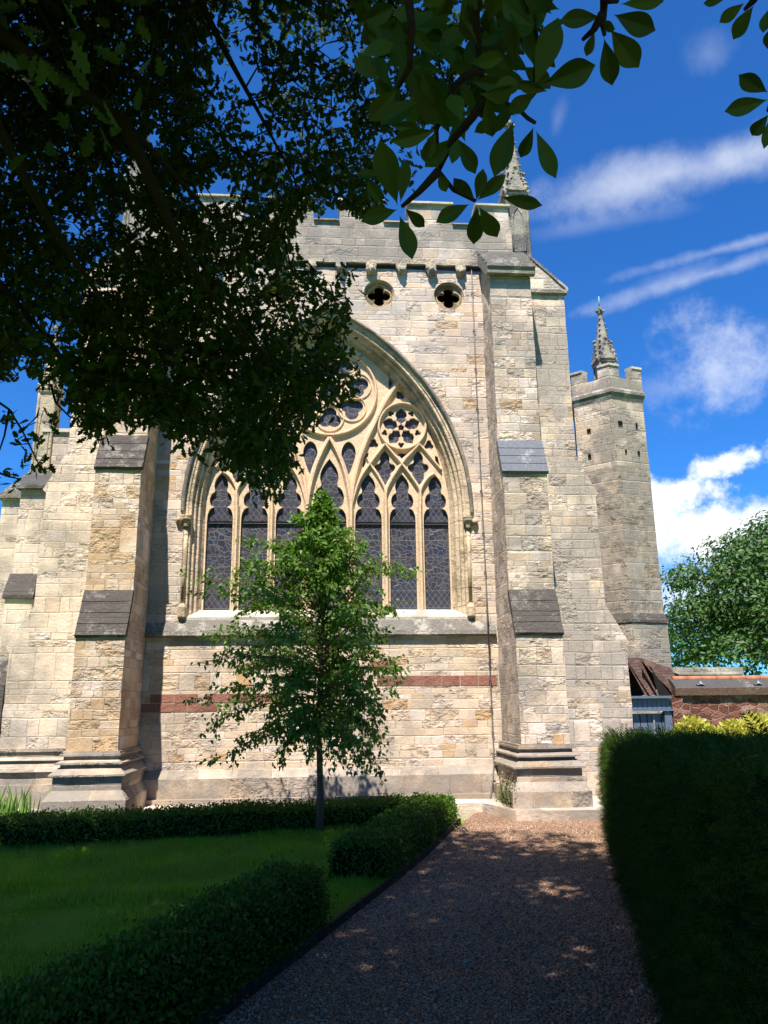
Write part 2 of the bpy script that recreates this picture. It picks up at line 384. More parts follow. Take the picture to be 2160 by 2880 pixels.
def glass_mat():
    n = NT("leaded_stained_glass"); uv = n.uv(); ux, uy, _ = n.sep(uv)
    d = n.vm('ADD', uv, n.vm('MULTIPLY', n.vm('SUBTRACT', n.comb(n.noise(uv, 3.0, 2), n.noise(n.vm('ADD', uv, (5.0, 5.0, 0.0)), 3.0, 2)), (0.5, 0.5, 0.0)), (0.2, 0.2, 0.0)))
    ve = n.vor(d, 10.5, 'DISTANCE_TO_EDGE', '2D', 0.95); vc = n.vor(d, 10.5, 'F1', '2D', 0.95)
    big = n.vor(d, 3.1, 'DISTANCE_TO_EDGE', '2D', 0.7)
    a = n.m('ADD', n.m('MULTIPLY', ux, 9.5), n.m('MULTIPLY', uy, 7.0)); b = n.m('SUBTRACT', n.m('MULTIPLY', ux, 9.5), n.m('MULTIPLY', uy, 7.0))
    tri = lambda q: n.m('ABSOLUTE', n.m('SUBTRACT', n.m('FRACT', q), 0.5))
    lat = n.m('SUBTRACT', 0.5, n.m('MAXIMUM', tri(a), tri(b)))
    low = n.mr(uy, 3.78, 3.80); hi = n.mr(uy, 5.0, 5.02); hi2 = n.mr(uy, 5.32, 5.34); 
    islat = n.m('MAXIMUM', n.m('SUBTRACT', 1.0, low), n.m('MULTIPLY', hi, n.m('SUBTRACT', 1.0, hi2)))
    lines = n.mix(islat, n.m('MINIMUM', n.m('DIVIDE', ve.outputs['Distance'], 10.5), n.m('DIVIDE', big.outputs['Distance'], 3.4)), n.m('DIVIDE', lat, 11.5))
    bars = n.m('MULTIPLY', n.m('SUBTRACT', 0.5, tri(n.m('DIVIDE', uy, 0.31))), 0.31)
    line = n.mr(n.m('MINIMUM', n.sep(lines)[0], bars), 0.0018, 0.0054, 1, 0)
    r = n.sep(vc.outputs['Color'])[0]
    g = n.ramp(r, [(0.0, (0.028, 0.03, 0.045)), (0.35, (0.05, 0.048, 0.06)), (0.6, (0.035, 0.026, 0.04)), (0.8, (0.02, 0.035, 0.075)), (1.0, (0.085, 0.075, 0.075))])
    g = n.mix(n.mr(n.noise(uv, 2.2, 3), 0.35, 0.65, 0, 0.5), g, (0.06, 0.058, 0.07))
    col = n.mix(line, g, (0.14, 0.136, 0.134))
    n.bump(n.m('ADD', line, n.m('MULTIPLY', r, 0.4)), 0.006, 0.6)
    n.done(col, n.m('MULTIPLY_ADD', line, 0.4, 0.32), 0.35); return n.mat
m_glass = glass_mat()

def flat(name, c, rough=0.8, spec=0.25, var=0.15, sc=12, bump=0.0):
    n = NT(name); P = n.pos(); f = n.noise(P, sc, 5, 0.6)
    col = n.mix(1.0, c, n.ramp(f, [(0.3, 1 - var), (0.7, 1 + var)]), 'MULTIPLY')
    if bump: n.bump(f, bump)
    return n.done(col, rough, spec)
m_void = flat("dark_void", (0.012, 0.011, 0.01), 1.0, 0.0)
m_iron = flat("weathered_metal", (0.13, 0.12, 0.11), 0.6, 0.4)
m_rail = flat("rail_grey", (0.3, 0.32, 0.34), 0.5, 0.5)
m_edging = flat("rusty_edging", (0.055, 0.04, 0.026), 0.9, 0.1, 0.4)
m_lead = flat("lead_roof", (0.16, 0.165, 0.18), 0.7)
m_paint = flat("blue_grey_paint", (0.105, 0.135, 0.185), 0.45, 0.4, 0.12, 9)
m_paint_light = flat("worn_paint", (0.24, 0.25, 0.28), 0.6, 0.3, 0.1, 9)
m_copper = flat("verdigris", (0.12, 0.34, 0.33), 0.6)

def leaf_mat(name, c1, c2, trans=0.25, rough=0.5, spec=0.3, tcol=None, patch=None):
    n = NT(name); g = n.N.new('ShaderNodeNewGeometry'); r = g.outputs['Random Per Island']
    col = n.ramp(r, [(0.0, c1), (0.5, tuple((a + b) / 2 for a, b in zip(c1, c2))), (1.0, c2)])
    if patch: col = n.mix(n.mr(n.noise(g.outputs['Position'], patch[0], 3), 0.42, 0.62), col, patch[1])
    n.done(col, rough, spec)
    if trans > 0:
        t = n.N.new('ShaderNodeBsdfTranslucent'); n.lk(n.mix(1.0, col, tcol or (1.6, 1.7, 0.8), 'MULTIPLY'), t.inputs[0])
        mx = n.N.new('ShaderNodeMixShader'); mx.inputs[0].default_value = trans
        n.L.new(n.b.outputs[0], mx.inputs[1]); n.L.new(t.outputs[0], mx.inputs[2]); n.L.new(mx.outputs[0], n.out.inputs[0])
    return n.mat
m_oak = leaf_mat("oak_leaf", (0.018, 0.038, 0.007), (0.036, 0.064, 0.011), 0.28, 0.55, 0.15, (2.0, 2.2, 0.8))
m_mag = leaf_mat("magnolia_leaf", (0.021, 0.05, 0.007), (0.042, 0.082, 0.011), 0.28, 0.5, 0.18)
m_young = leaf_mat("young_leaf", (0.06, 0.135, 0.018), (0.125, 0.225, 0.03), 0.35)
m_lime = leaf_mat("lime_leaf", (0.026, 0.07, 0.014), (0.075, 0.14, 0.03), 0.2)
m_box = leaf_mat("box_leaf", (0.04, 0.09, 0.010), (0.095, 0.17, 0.016), 0.2, 0.55, 0.15)
m_yew = leaf_mat("yew_needle", (0.014, 0.032, 0.004), (0.05, 0.09, 0.009), 0.15, 0.6, 0.1)
m_gold = leaf_mat("golden_leaf", (0.34, 0.32, 0.045), (0.52, 0.49, 0.09), 0.3)
m_iris = leaf_mat("iris_blade", (0.12, 0.24, 0.05), (0.26, 0.4, 0.10), 0.3)
m_ivy = leaf_mat("ivy_leaf", (0.06, 0.1, 0.025), (0.14, 0.17, 0.05), 0.2)
m_grass = leaf_mat("grass_blade", (0.17, 0.31, 0.018), (0.27, 0.44, 0.035), 0.3, 0.6, 0.2, None, (1.1, (0.25, 0.33, 0.05)))
m_dry = leaf_mat("dry_leaf", (0.16, 0.11, 0.06), (0.28, 0.22, 0.12), 0.1)
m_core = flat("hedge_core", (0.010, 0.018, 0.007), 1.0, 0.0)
def bark(name, c1, c2):
    n = NT(name); P = n.pos(); s = n.noise(n.vm('MULTIPLY', P, (18.0, 18.0, 4.0)), 1.0, 5, 0.65)
    n.bump(s, 0.02); return n.done(n.mix(s, c1, c2), 0.9, 0.15)
m_bark = bark("oak_bark", (0.010, 0.008, 0.007), (0.025, 0.021, 0.018))
m_bark_y = bark("smooth_bark", (0.10, 0.054, 0.034), (0.2, 0.118, 0.078))

def ground_mats():
    n = NT("gravel"); P = n.pos()
    v = n.vor(P, 78.0); v2 = n.vor(P, 140.0); c = n.sep(v.outputs['Color']); c2 = n.sep(v2.outputs['Color'])
    pal = [(0.0, (0.20, 0.105, 0.065)), (0.25, (0.36, 0.21, 0.135)), (0.5, (0.44, 0.29, 0.20)), (0.75, (0.40, 0.29, 0.205)), (0.9, (0.54, 0.43, 0.33)), (1.0, (0.55, 0.5, 0.45))]
    col = n.mix(0.4, n.ramp(c[0], pal), n.ramp(c2[0], pal))
    col = n.mix(1.0, col, n.ramp(n.noise(P, 1.1, 4), [(0.3, 0.8), (0.7, 1.12)]), 'MULTIPLY')
    col = n.mix(n.mr(v.outputs['Distance'], 0.42, 0.62), col, (0.05, 0.033, 0.026))
    col = n.mix(1.0, col, (1.08, 0.98, 0.88), 'MULTIPLY')
    n.bump(n.m('SUBTRACT', 1.0, v.outputs['Distance']), 0.009, 1.0)
    g = n.done(col, 0.85, 0.2)
    n = NT("turf"); P = n.pos()
    col = n.mix(n.noise(P, 60, 4, 0.7), (0.14, 0.26, 0.016), (0.2, 0.35, 0.022))
    col = n.mix(n.mr(n.noise(P, 0.9, 4), 0.4, 0.65, 0, 0.6), col, (0.15, 0.25, 0.018))
    n.bump(n.noise(P, 90, 3, 0.7), 0.02); t = n.done(col, 0.95, 0.1)
    n = NT("soil"); P = n.pos(); f = n.noise(P, 14, 6, 0.7)
    n.bump(f, 0.03); s = n.done(n.mix(f, (0.03, 0.022, 0.015), (0.075, 0.055, 0.038)), 0.95, 0.1)
    n = NT("rubble_red_sandstone"); uv = n.uv()
    d = n.vm('ADD', uv, n.vm('MULTIPLY', n.comb(n.noise(uv, 5.0, 3), n.noise(n.vm('ADD', uv, (9.0, 2.0, 0.0)), 5.0, 3)), (0.12, 0.12, 0.0)))
    d = n.vm('MULTIPLY', d, (1.0, 1.6, 1.0)); v = n.vor(d, 5.2, 'F1', '2D', 0.9); e = n.vor(d, 5.2, 'DISTANCE_TO_EDGE', '2D', 0.9)
    r = n.sep(v.outputs['Color'])
    col = n.ramp(r[0], [(0, (0.14, 0.055, 0.04)), (0.5, (0.23, 0.095, 0.065)), (0.85, (0.28, 0.14, 0.1)), (1, (0.34, 0.22, 0.17))])
    f = n.noise(n.pos(), 16, 6, 0.7); col = n.mix(1.0, col, n.ramp(f, [(0.25, 0.6), (0.7, 1.15)]), 'MULTIPLY')
    jf = n.mr(e.outputs['Distance'], 0.02, 0.09); col = n.mix(jf, (0.34, 0.22, 0.16), col)
    n.bump(n.m('ADD', n.m('MULTIPLY', jf, 0.8), f), 0.05); rub = n.done(col, 0.95, 0.1)
    n = NT("clay_tile"); uv = n.uv(); ux, uy, _ = n.sep(uv)
    row = n.m('FLOOR', n.m('DIVIDE', uy, 0.045)); fr = n.m('FRACT', n.m('DIVIDE', uy, 0.045)); rw = n.wn(row)
    cell = n.wn(n.comb(n.m('FLOOR', n.m('ADD', n.m('DIVIDE', ux, 0.12), rw)), row), '3D')
    col = n.ramp(cell, [(0, (0.055, 0.032, 0.026)), (0.6, (0.08, 0.046, 0.036)), (1, (0.12, 0.075, 0.056))])
    col = n.mix(1.0, col, n.ramp(n.noise(n.pos(), 20, 5), [(0.3, 0.7), (0.7, 1.2)]), 'MULTIPLY')
    col = n.mix(n.mr(fr, 0.0, 0.2, 1, 0), col, (0.03, 0.017, 0.014)); n.bump(fr, 0.012); til = n.done(col, 0.85, 0.2)
    return g, t, s, rub, til
m_gravel, m_turf, m_soil, m_rubble, m_tile = ground_mats()
m_coping = dressed("brown_coping", (0.14, 0.085, 0.058), (0.095, 0.06, 0.043), (0.17, 0.13, 0.1), 0.0, 0.02, joints=0.0)
m_terra = flat("terracotta_ridge", (0.36, 0.15, 0.085), 0.85, 0.2, 0.2)
m_slates = dressed("mossy_slate", (0.062, 0.06, 0.058), (0.09, 0.085, 0.078), (0.18, 0.175, 0.16), -0.1, 0.02, joints=0.0)

# ------------------------------------------------------------------ ground
def gz(y):
    t = min(1, max(0, (y - 9.0) / 2.6)); return 0.085 * t * t * (3 - 2 * t)
def sheet(name, pts_fn, nx, ny, mat, kind):
    V = []; 
    for j in range(ny + 1):
        for i in range(nx + 1): V.append(pts_fn(i / nx, j / ny))
    fs = [(j * (nx + 1) + i, j * (nx + 1) + i + 1, (j + 1) * (nx + 1) + i + 1, (j + 1) * (nx + 1) + i) for j in range(ny) for i in range(nx)]
    b = MB(); b.add(V, fs, 0, True); o = b.build(name, mat, weld=False); o['kind'] = kind; return o
def pathx(y): return -0.62 + 0.3835 * (y - 4.95)          # left edge of the gravel
sheet('ground', lambda u, v: (-900 + 1800 * u, -900 + 1800 * v, -0.02), 4, 4, m_turf, 'structure')
sheet('gravel_path', lambda u, v: ((lambda y: (pathx(y) + u * 6.5, y, gz(y) + 0.004))(-6 + 19.6 * v)), 3, 60, m_gravel, 'structure')
sheet('lawn', lambda u, v: ((lambda y: (pathx(y) - 0.02 - 26 * u ** 1.5, y, gz(y) + 0.03 + 0.02 * math.sin(y * 0.9 + u * 9)))(-6 + 17.4 * v)), 20, 60, m_turf, 'structure')
sheet('flower_bed', lambda u, v: (-9 + 10.9 * u, 10.9 + 2.6 * v, 0.075 + 0.02 * math.sin(u * 40) * math.sin(v * 7)), 24, 6, m_soil, 'structure')

# ------------------------------------------------------------------ the church
church = thing('church_building', 'tall pale limestone church end with traceried seven light window between stepped buttresses', 'church', (0, 13.4, 0))
YW = 13.4
ARC_C, ARC_Z, ARC_R = 1.80, 5.10, 4.04
def arch(d, zb, n=22, side=0):
    """outline of the window arch offset outwards by d: right foot, over the apex, to the left foot"""
    r = ARC_R + d; ta = math.acos(ARC_C / r)
    right = [(0.01 - ARC_C + r * math.cos(t), ARC_Z + r * math.sin(t)) for t in np.linspace(0, ta, n)]
    left = [(0.02 - x, z) for x, z in reversed(right[:-1])]
    k = right[0][0]
    return [(k, zb)] + [(k, z) for z in np.linspace(zb, ARC_Z, 8)[1:-1]] + right + left + [(0.02 - k, z) for z in np.linspace(ARC_Z, zb, 8)[1:-1]] + [(0.02 - k, zb)]

def fill(name, outer, holes, y, mat, parent, extrude=0.0):
    """flat plate with holes in the wall plane (x, z) at depth y; its edges run back by twice extrude"""
    from mathutils.geometry import delaunay_2d_cdt
    pts = []; edges = []
    for loop in [outer] + holes:
        n0 = len(pts); k = len(loop); pts += [Vector((p[0], p[1])) for p in loop]; edges += [(n0 + i, n0 + (i + 1) % k) for i in range(k)]
    v, e, f, _, _, _ = delaunay_2d_cdt(pts, edges, [], 0, 1e-6)
    c = np.array([[sum(v[i].x for i in t) / 3, sum(v[i].y for i in t) / 3] for t in f])
    keep = inside(outer, c[:, 0], c[:, 1])
    for h in holes: keep &= ~inside(h, c[:, 0], c[:, 1])
    b = MB(); yf = y - extrude; yb = y + extrude
    b.add([(p.x, yf, p.y) for p in v], [t for t, q in zip(f, keep) if q])
    if extrude:
        for loop in [outer] + holes:
            k = len(loop); b.add([(p[0], yf, p[1]) for p in loop] + [(p[0], yb, p[1]) for p in loop], [(i, (i + 1) % k, k + (i + 1) % k, k + i) for i in range(k)])
    me_o = b.build(name, mat, parent, 0.0, weld=False); me = me_o.data
    bm = bmesh.new(); bm.from_mesh(me); bmesh.ops.remove_doubles(bm, verts=bm.verts, dist=1e-5); bmesh.ops.delete(bm, geom=[w for w in bm.verts if not w.link_faces], context='VERTS')
    bm.normal_update()
    for q in bm.faces:
        if abs(q.normal.y) > 0.9 and q.normal.y > 0: q.normal_flip()
    bm.to_mesh(me); bm.free(); box_uv(me); return me_o

def quatre(cx, cz, r, n=10):
    pts = []
    for k in range(4):
        a0 = math.pi / 2 * k
        c = (cx + 0.55 * r * math.cos(a0), cz + 0.55 * r * math.sin(a0))
        for t in np.linspace(-1.9, 1.9, n): pts.append((c[0] + 0.5 * r * math.cos(a0 + t), c[1] + 0.5 * r * math.sin(a0 + t)))
    return pts
QX = [(-2.29, 9.43), (-0.95, 9.44), (0.95, 9.44), (2.31, 9.43)]
def ring(cx, cz, r, n=28): return [(cx + r * math.cos(t), cz + r * math.sin(t)) for t in np.linspace(0, 2 * math.pi, n, endpoint=False)]
JD = 0.31
wall_hole = arch(JD, 3.18)
# upper and lower wall fields (different masonry), cut round the window and the quatrefoils
up_outer = [(-3.9, 2.98), (0.02 - wall_hole[0][0], 2.98)] + list(reversed(wall_hole)) + [(wall_hole[0][0], 2.98), (3.8, 2.98), (3.8, 9.98), (-3.9, 9.98)]
fill('wall', up_outer, [ring(x, z, 0.30) for x, z in QX], YW, m_wall, church)
fill('wall', [(-3.9, 0.0), (3.8, 0.0), (3.8, 2.979), (-3.9, 2.979)], [], YW, m_lower, church)
# flanks, back and roof of the body behind, unseen, put in to block light
b = MB(); b.box(-4.4, 4.3, 14.2, 23, 0, 9.9); b.build('rear_wall', m_side, church)
b = MB(); b.quad((-4.4, 13.45, 9.95), (4.3, 13.45, 9.95), (4.3, 23, 10.2), (-4.4, 23, 10.2)); b.build('roof', m_lead, church)

# red sandstone band: single stones 6 mm proud, two heights as in the wall
b = MB()
def red(px0, px1, py0, py1, k):
    a = at(px0, py1, YW - 0.004); c = at(px1, py0, YW - 0.004)
    xs = np.linspace(a[0], c[0], k + 1)
    b = MB()
    for i in range(k): b.box(xs[i] + 0.004, xs[i + 1] - 0.004, YW - 0.006 - 0.002 * (i % 2), YW + 0.02, a[2], c[2])
    b.build('red_sandstone_band', m_red, church)
red(421, 557, 1952, 1977, 2); red(577, 700, 1950, 1976, 2); red(396, 612, 1978, 2004, 5)
red(700, 820, 1950, 1974, 1); red(1060, 1130, 1901, 1929, 1); red(1130, 1190, 1900, 1929, 1); red(1190, 1397, 1899, 1929, 4); red(1040, 1110, 1860, 1885, 1)

# string course and sill under the window
b = MB()
prof = [(13.31, 2.90), (13.318, 2.93), (13.325, 2.97), (13.42, 3.168), (13.5, 3.168), (13.5, 2.87), (13.385, 2.87)]
b.prism([(-3.075, y, z) for y, z in prof], [(2.925, y, z) for y, z in prof]); b.build('string_course', m_string, church, 0.007, 0.2)
# plinth courses along the wall foot
b = MB(); prof = [(13.24, 0.1), (13.24, 0.60), (13.385, 0.73), (13.6, 0.73), (13.6, 0.1)]
b.prism([(-3.06, y, z) for y, z in prof], [(2.92, y, z) for y, z in prof]); b.build('wall_plinth', m_plinth, church, 0.008, 0.2)
b = MB(); b.box(-3.06, 2.92, 13.12, 13.3, 0.05, 0.30); b.build('footing', m_plinth, church, 0.012, 0.2)

# ---- quatrefoil openings
for i, (x, z) in enumerate(QX):
    b = MB(); r0 = ring(x, z, 0.30); r1 = quatre(x, z, 0.215)
    # splayed surround from the ring to the recessed quatrefoil
    k = len(r0); r2 = ring(x, z, 0.265); r3 = ring(x, z, 0.245)
    for A, ya, B_, yb in ((r0, YW, r2, YW + 0.05), (r2, YW + 0.05, r3, YW + 0.16)):
        for q in range(k):
            b.quad((A[q][0], ya, A[q][1]), (A[(q + 1) % k][0], ya, A[(q + 1) % k][1]), (B_[(q + 1) % k][0], yb, B_[(q + 1) % k][1]), (B_[q][0], yb, B_[q][1]))
    o = b.build('quatrefoil_opening', m_arch, church)
    fill('quatrefoil_plate', ring(x, z, 0.25), [r1], YW + 0.12, m_arch, o, 0.05)
    b = MB(); b.quad((x - .27, YW + .42, z - .27), (x + .27, YW + .42, z - .27), (x + .27, YW + .42, z + .27), (x - .27, YW + .42, z + .27)); b.build('interior_shade', m_void, o)  # near-black sheet paints the shade of the space behind the opening

# ---- great window
def r7(x, y): p = at(520 + x / 1.929, 860 + y / 1.929, 13.75); return (p[0], p[2])
def c6(x, y): return r7(848.8 + x * 0.5232, 38.6 + y * 0.5232)
def mirror(pts): return [(0.02 - x, z) for x, z in reversed(pts)]
def smooth(pts, n=4, closed=True):
    P = [Vector((p[0], p[1])) for p in pts]; k = len(P); out = []
    rngi = range(k) if closed else range(k - 1)
    for i in rngi:
        p0 = P[(i - 1) % k] if closed else P[max(0, i - 1)]; p1 = P[i]; p2 = P[(i + 1) % k] if closed else P[i + 1]; p3 = P[(i + 2) % k] if closed else P[min(k - 1, i + 2)]
        for j in range(n):
            t = j / n; out.append(tuple(0.5 * ((2 * p1) + (p2 - p0) * t + (2 * p0 - 5 * p1 + 4 * p2 - p3) * t * t + (3 * p1 - p0 - 3 * p2 + p3) * t ** 3)))
    if not closed: out.append(tuple(P[-1]))
    return out
def segs(*runs):
    """several smooth runs meeting at sharp corners"""
    out = []
    for r in runs: out += smooth(r, 4, False)[:-1]
    return out
Z0, ZC = 3.365, 5.245
def light(cx, w, k=1.0, kz=1.0):
    right = [[(w, Z0), (w, ZC - 0.27)], [(w, ZC - 0.27), (w * 0.96, ZC - 0.13), (w * 0.78, ZC - 0.03), (w * 0.53, ZC)],
             [(w * 0.53, ZC + 0.012), (w * 0.76, ZC + 0.045 * kz), (w * 0.86, ZC + 0.145 * kz), (w * 0.72, ZC + 0.25 * kz), (w * 0.44, ZC + 0.3 * kz)],
             [(w * 0.46, ZC + 0.33 * kz), (w * 0.54, ZC + 0.42 * kz), (w * 0.4, ZC + 0.54 * kz), (0.0, ZC + 0.67 * kz)]]
    pts = segs(*right); pts = [(cx + x, z) for x, z in pts]
    top = (cx, ZC + 0.67 * kz)
    return pts + [top] + [(2 * cx - x, z) for x, z in reversed(pts)]
CX = [(0.733, 0.246), (1.363, 0.242), (1.984, 0.232)]
holes = [light(0.01, 0.318, kz=1.42)]
half = [light(c, w) for c, w in CX]
half.append(smooth([r7(*p) for p in [(888, 736), (912, 752), (926, 785), (924, 820), (910, 865), (891, 912), (879, 912), (862, 865), (850, 820), (851, 785), (864, 752)]], 3))
def quatrefoil(dx):
    R_ = [[(450, 1425), (478, 1455), (500, 1500), (497, 1545), (512, 1560)], [(512, 1562), (545, 1572), (560, 1605), (540, 1640), (510, 1660)], [(508, 1664), (512, 1710), (490, 1755), (450, 1790)]]
    L_ = [[(900 - x, y) for x, y in reversed(r)] for r in reversed(R_)]
    return [c6(x + dx, y) for x, y in segs(*R_, *L_)]
half += [quatrefoil(0), quatrefoil(347)]
# five petalled star in its circle
CC = (620, 1187)
star = []
for i in range(5):
    a = math.pi / 2 + i * 2 * math.pi / 5
    for r_, l_ in [(74, 52), (100, 44), (122, 60), (156, 54), (205, 0), (156, -54), (122, -60), (100, -44), (74, -52)]:
        star.append(c6(CC[0] + r_ * math.cos(a) - l_ * math.sin(a), CC[1] - r_ * math.sin(a) - l_ * math.cos(a)))
half.append(star)
def foil(cx, cy, r, a0, k=3):
    pts = []
    for i in range(k):
        a = a0 + i * 2 * math.pi / k
        for t in np.linspace(-1.7, 1.7, 7): pts.append(c6(cx + 0.52 * r * math.cos(a) + 0.5 * r * math.cos(a + t), cy - 0.52 * r * math.sin(a) - 0.5 * r * math.sin(a + t)))
    return pts
for i in range(5):
    a = math.pi / 2 + (i + 0.5) * 2 * math.pi / 5; half.append(foil(CC[0] + 180 * math.cos(a), CC[1] - 180 * math.sin(a), 34, a))
half += [foil(335, 1355, 52, math.pi / 2), foil(908, 1370, 52, math.pi / 2), foil(612, 850, 50, math.pi / 4, 4)]
for tri in ([(285, 1450), (268, 1520), (232, 1600), (218, 1596), (238, 1500), (262, 1452)], [(968, 1480), (1000, 1490), (1022, 1580), (1016, 1596), (975, 1535)],
            [(572, 1458), (625, 1448), (678, 1458), (628, 1512)], [(432, 1828), (470, 1828), (452, 1868)], [(783, 1828), (820, 1828), (802, 1868)],
            [(495, 665), (545, 712), (500, 790), (488, 740)]):
    half.append([c6(*p) for p in tri])
holes += half + [mirror(h) for h in half]
# great circle with seven lobes
BC = (0.01, 7.54); BR = 0.88
def lobe(a, r, rad, k, rot):
    c = (BC[0] + r * math.cos(a), BC[1] + r * math.sin(a)); pts = []
    for i in range(k):
        b_ = rot + i * 2 * math.pi / k
        for t in np.linspace(-1.75, 1.75, 9): pts.append((c[0] + 0.42 * rad * math.cos(b_) + 0.56 * rad * math.cos(b_ + t), c[1] + 0.42 * rad * math.sin(b_) + 0.56 * rad * math.sin(b_ + t)))
    return pts
for i in range(7):
    a = -math.pi / 2 + i * 2 * math.pi / 7
    holes.append(lobe(a, BR * 0.61, BR * 0.265, 3, math.pi * 1.5 if i else math.pi / 2))
holes.append(ring(BC[0], BC[1], BR * 0.23, 20))
_unused = [smooth([(BC[0] + sx * 0.32 + 0.13 * math.cos(t), BC[1] + BR + 0.2 + 0.13 * math.sin(t)) for t in np.linspace(0, 2 * math.pi, 8, endpoint=False)], 2) for sx in (-0.6, 0.6)]
window = MB()
# moulded jamb and arch: orders stepping in from the wall face to the tracery
orders = [(JD, YW - 0.001), (0.30, YW + 0.012), (0.245, YW + 0.012), (0.235, YW + 0.035), (0.19, YW + 0.03), (0.18, YW + 0.11), (0.13, YW + 0.12), (0.12, YW + 0.2), (0.065, YW + 0.21), (0.04, YW + 0.3), (-0.03, YW + 0.42)]
curves = [arch(d, 3.18, 30) for d, _ in orders]
for i in range(len(orders) - 1):
    A, B_ = curves[i], curves[i + 1]; ya, yb = orders[i][1], orders[i + 1][1]
    for q in range(len(A) - 1):
        window.quad((A[q][0], ya, A[q][1]), (A[q + 1][0], ya, A[q + 1][1]), (B_[q + 1][0], yb, B_[q + 1][1]), (B_[q][0], yb, B_[q][1]))
window = window.build('window', m_jamb, church, 0.006, 0.16, 5.0)
fill('tracery', arch(-0.005, Z0 - 0.06, 26), holes, 13.80, m_trac, window, 0.045)
# glass behind
b = MB(); A = arch(0.0, Z0 - 0.05, 26); k = len(A)
b.add([(x, 13.815, z) for x, z in A], [tuple(range(k))]); b.build('glazing', m_glass, window)
# moulded bars in front of the plate
def bar(mb, pts, w, yf, yb, closed=False, m=0):
    P = [Vector((p[0], p[1])) for p in pts]; k = len(P); rows = []
    sec = [(-w, yb), (-w * 0.82, yb - (yb - yf) * 0.35), (-w * 0.36, yf + 0.018), (-w * 0.27, yf), (w * 0.27, yf), (w * 0.36, yf + 0.018), (w * 0.82, yb - (yb - yf) * 0.35), (w, yb)]
    for i in range(k):
        a = P[(i - 1) % k] if (closed or i > 0) else P[i]; c = P[(i + 1) % k] if (closed or i < k - 1) else P[i]
        t = (c - a).normalized(); nrm = Vector((t.y, -t.x))
        rows.append([(P[i].x + nrm.x * o, y, P[i].y + nrm.y * o) for o, y in sec])
    n = len(sec); vs = [q for r in rows for q in r]; fs = []
    for i in range(k if closed else k - 1):
        for s_ in range(n - 1):
            a0 = i * n + s_; b0 = ((i + 1) % k) * n + s_; fs.append((a0, a0 + 1, b0 + 1, b0))
    mb.add(vs, fs, m)
bars = MB(); eps = [0.0]
def addbar(pts, w, closed=False, both=True, yf=13.665, sm=True):
    p = smooth(pts, 6, closed) if sm else pts
    for q in ([p, mirror(p)] if both else [p]):
        eps[0] += 0.0013; bar(bars, q, w * 0.9, yf + eps[0] % 0.011, 13.79, closed)
for x, w in ((0.411, 0.076), (1.051, 0.07), (1.681, 0.072)):
    addbar([(x, Z0 - 0.05), (x, 4.2), (x, ZC + 0.02)], w)
addbar([r7(*p) for p in [(901, 1105), (910, 1000), (935, 880), (975, 760), (1030, 640), (1090, 520), (1165, 408)]], 0.075)
addbar([r7(*p) for p in [(901, 1105), (888, 1000), (862, 890), (827, 800), (785, 718)]], 0.072)
addbar([r7(*p) for p in [(901, 1105), (918, 1030), (950, 940), (1005, 856), (1085, 752)]], 0.05, yf=13.685)
addbar([r7(*p) for p in [(1090, 1105), (1091, 1010), (1122, 940), (1175, 858), (1225, 800), (1272, 752)]], 0.055, yf=13.68)
addbar([r7(*p) for p in [(1090, 1105), (1087, 1010), (1052, 932), (1003, 857), (988, 826)]], 0.05, yf=13.69)
addbar([r7(*p) for p in [(1275, 1105), (1274, 1010), (1235, 940), (1175, 858), (1125, 800), (1085, 752)]], 0.055, yf=13.68)
addbar([r7(*p) for p in [(1275, 1105), (1276, 1010), (1312, 940), (1352, 912)]], 0.05, yf=13.69)
addbar([r7(*p) for p in [(1272, 752), (1330, 820), (1388, 890)]], 0.045, yf=13.69)
addbar([r7(1178 + 127 * math.cos(t), 655 - 124 * math.sin(t)) for t in np.linspace(0, 2 * math.pi, 24, endpoint=False)], 0.05, True, yf=13.68)
addbar([(BC[0] + BR * 1.0 * math.cos(t), BC[1] + BR * 1.0 * math.sin(t)) for t in np.linspace(0, 2 * math.pi, 44, endpoint=False)], 0.055, True, False, yf=13.68)
for i in range(7):
    a = -math.pi / 2 + i * 2 * math.pi / 7
    addbar([(BC[0] + BR * 0.61 * math.cos(a) + BR * 0.30 * math.cos(t), BC[1] + BR * 0.61 * math.sin(a) + BR * 0.30 * math.sin(t)) for t in np.linspace(0, 2 * math.pi, 20, endpoint=False)], 0.022, True, False, yf=13.73)
for s_ in (1,):
    addbar([r7(*p) for p in [(785, 150), (800, 90), (830, 40)]], 0.045, yf=13.69)
bars.build('mullion', m_trac, window, 0.0, weld=False)
b = MB()
for cx, w in [(0.01, 0.33)] + CX + [(0.02 - c, w) for c, w in CX]:
    b.box(cx - w, cx + w, 13.77, 13.80, 4.965, 4.99)
b.build('saddle_bar', m_void, window)
b = MB(); prof = [(13.42, 3.165), (13.42, 3.215), (13.72, 3.37), (13.86, 3.37), (13.86, 3.165)]
x1 = wall_hole[0][0] - 0.03
b.prism([(0.02 - x1, y, z) for y, z in prof], [(x1, y, z) for y, z in prof]); b.build('window_sill', m_sill, window, 0.004, 0.2)
b = MB(); A = arch(0.405, 4.95, 30); B2 = arch(0.36, 4.95, 30)
hp = [(0.305, YW - 0.005), (0.31, YW - 0.05), (0.33, YW - 0.06), (0.36, YW - 0.045), (0.385, YW + 0.005)]
cs = [arch(d, 4.98, 30)[6:-6] for d, _ in hp]
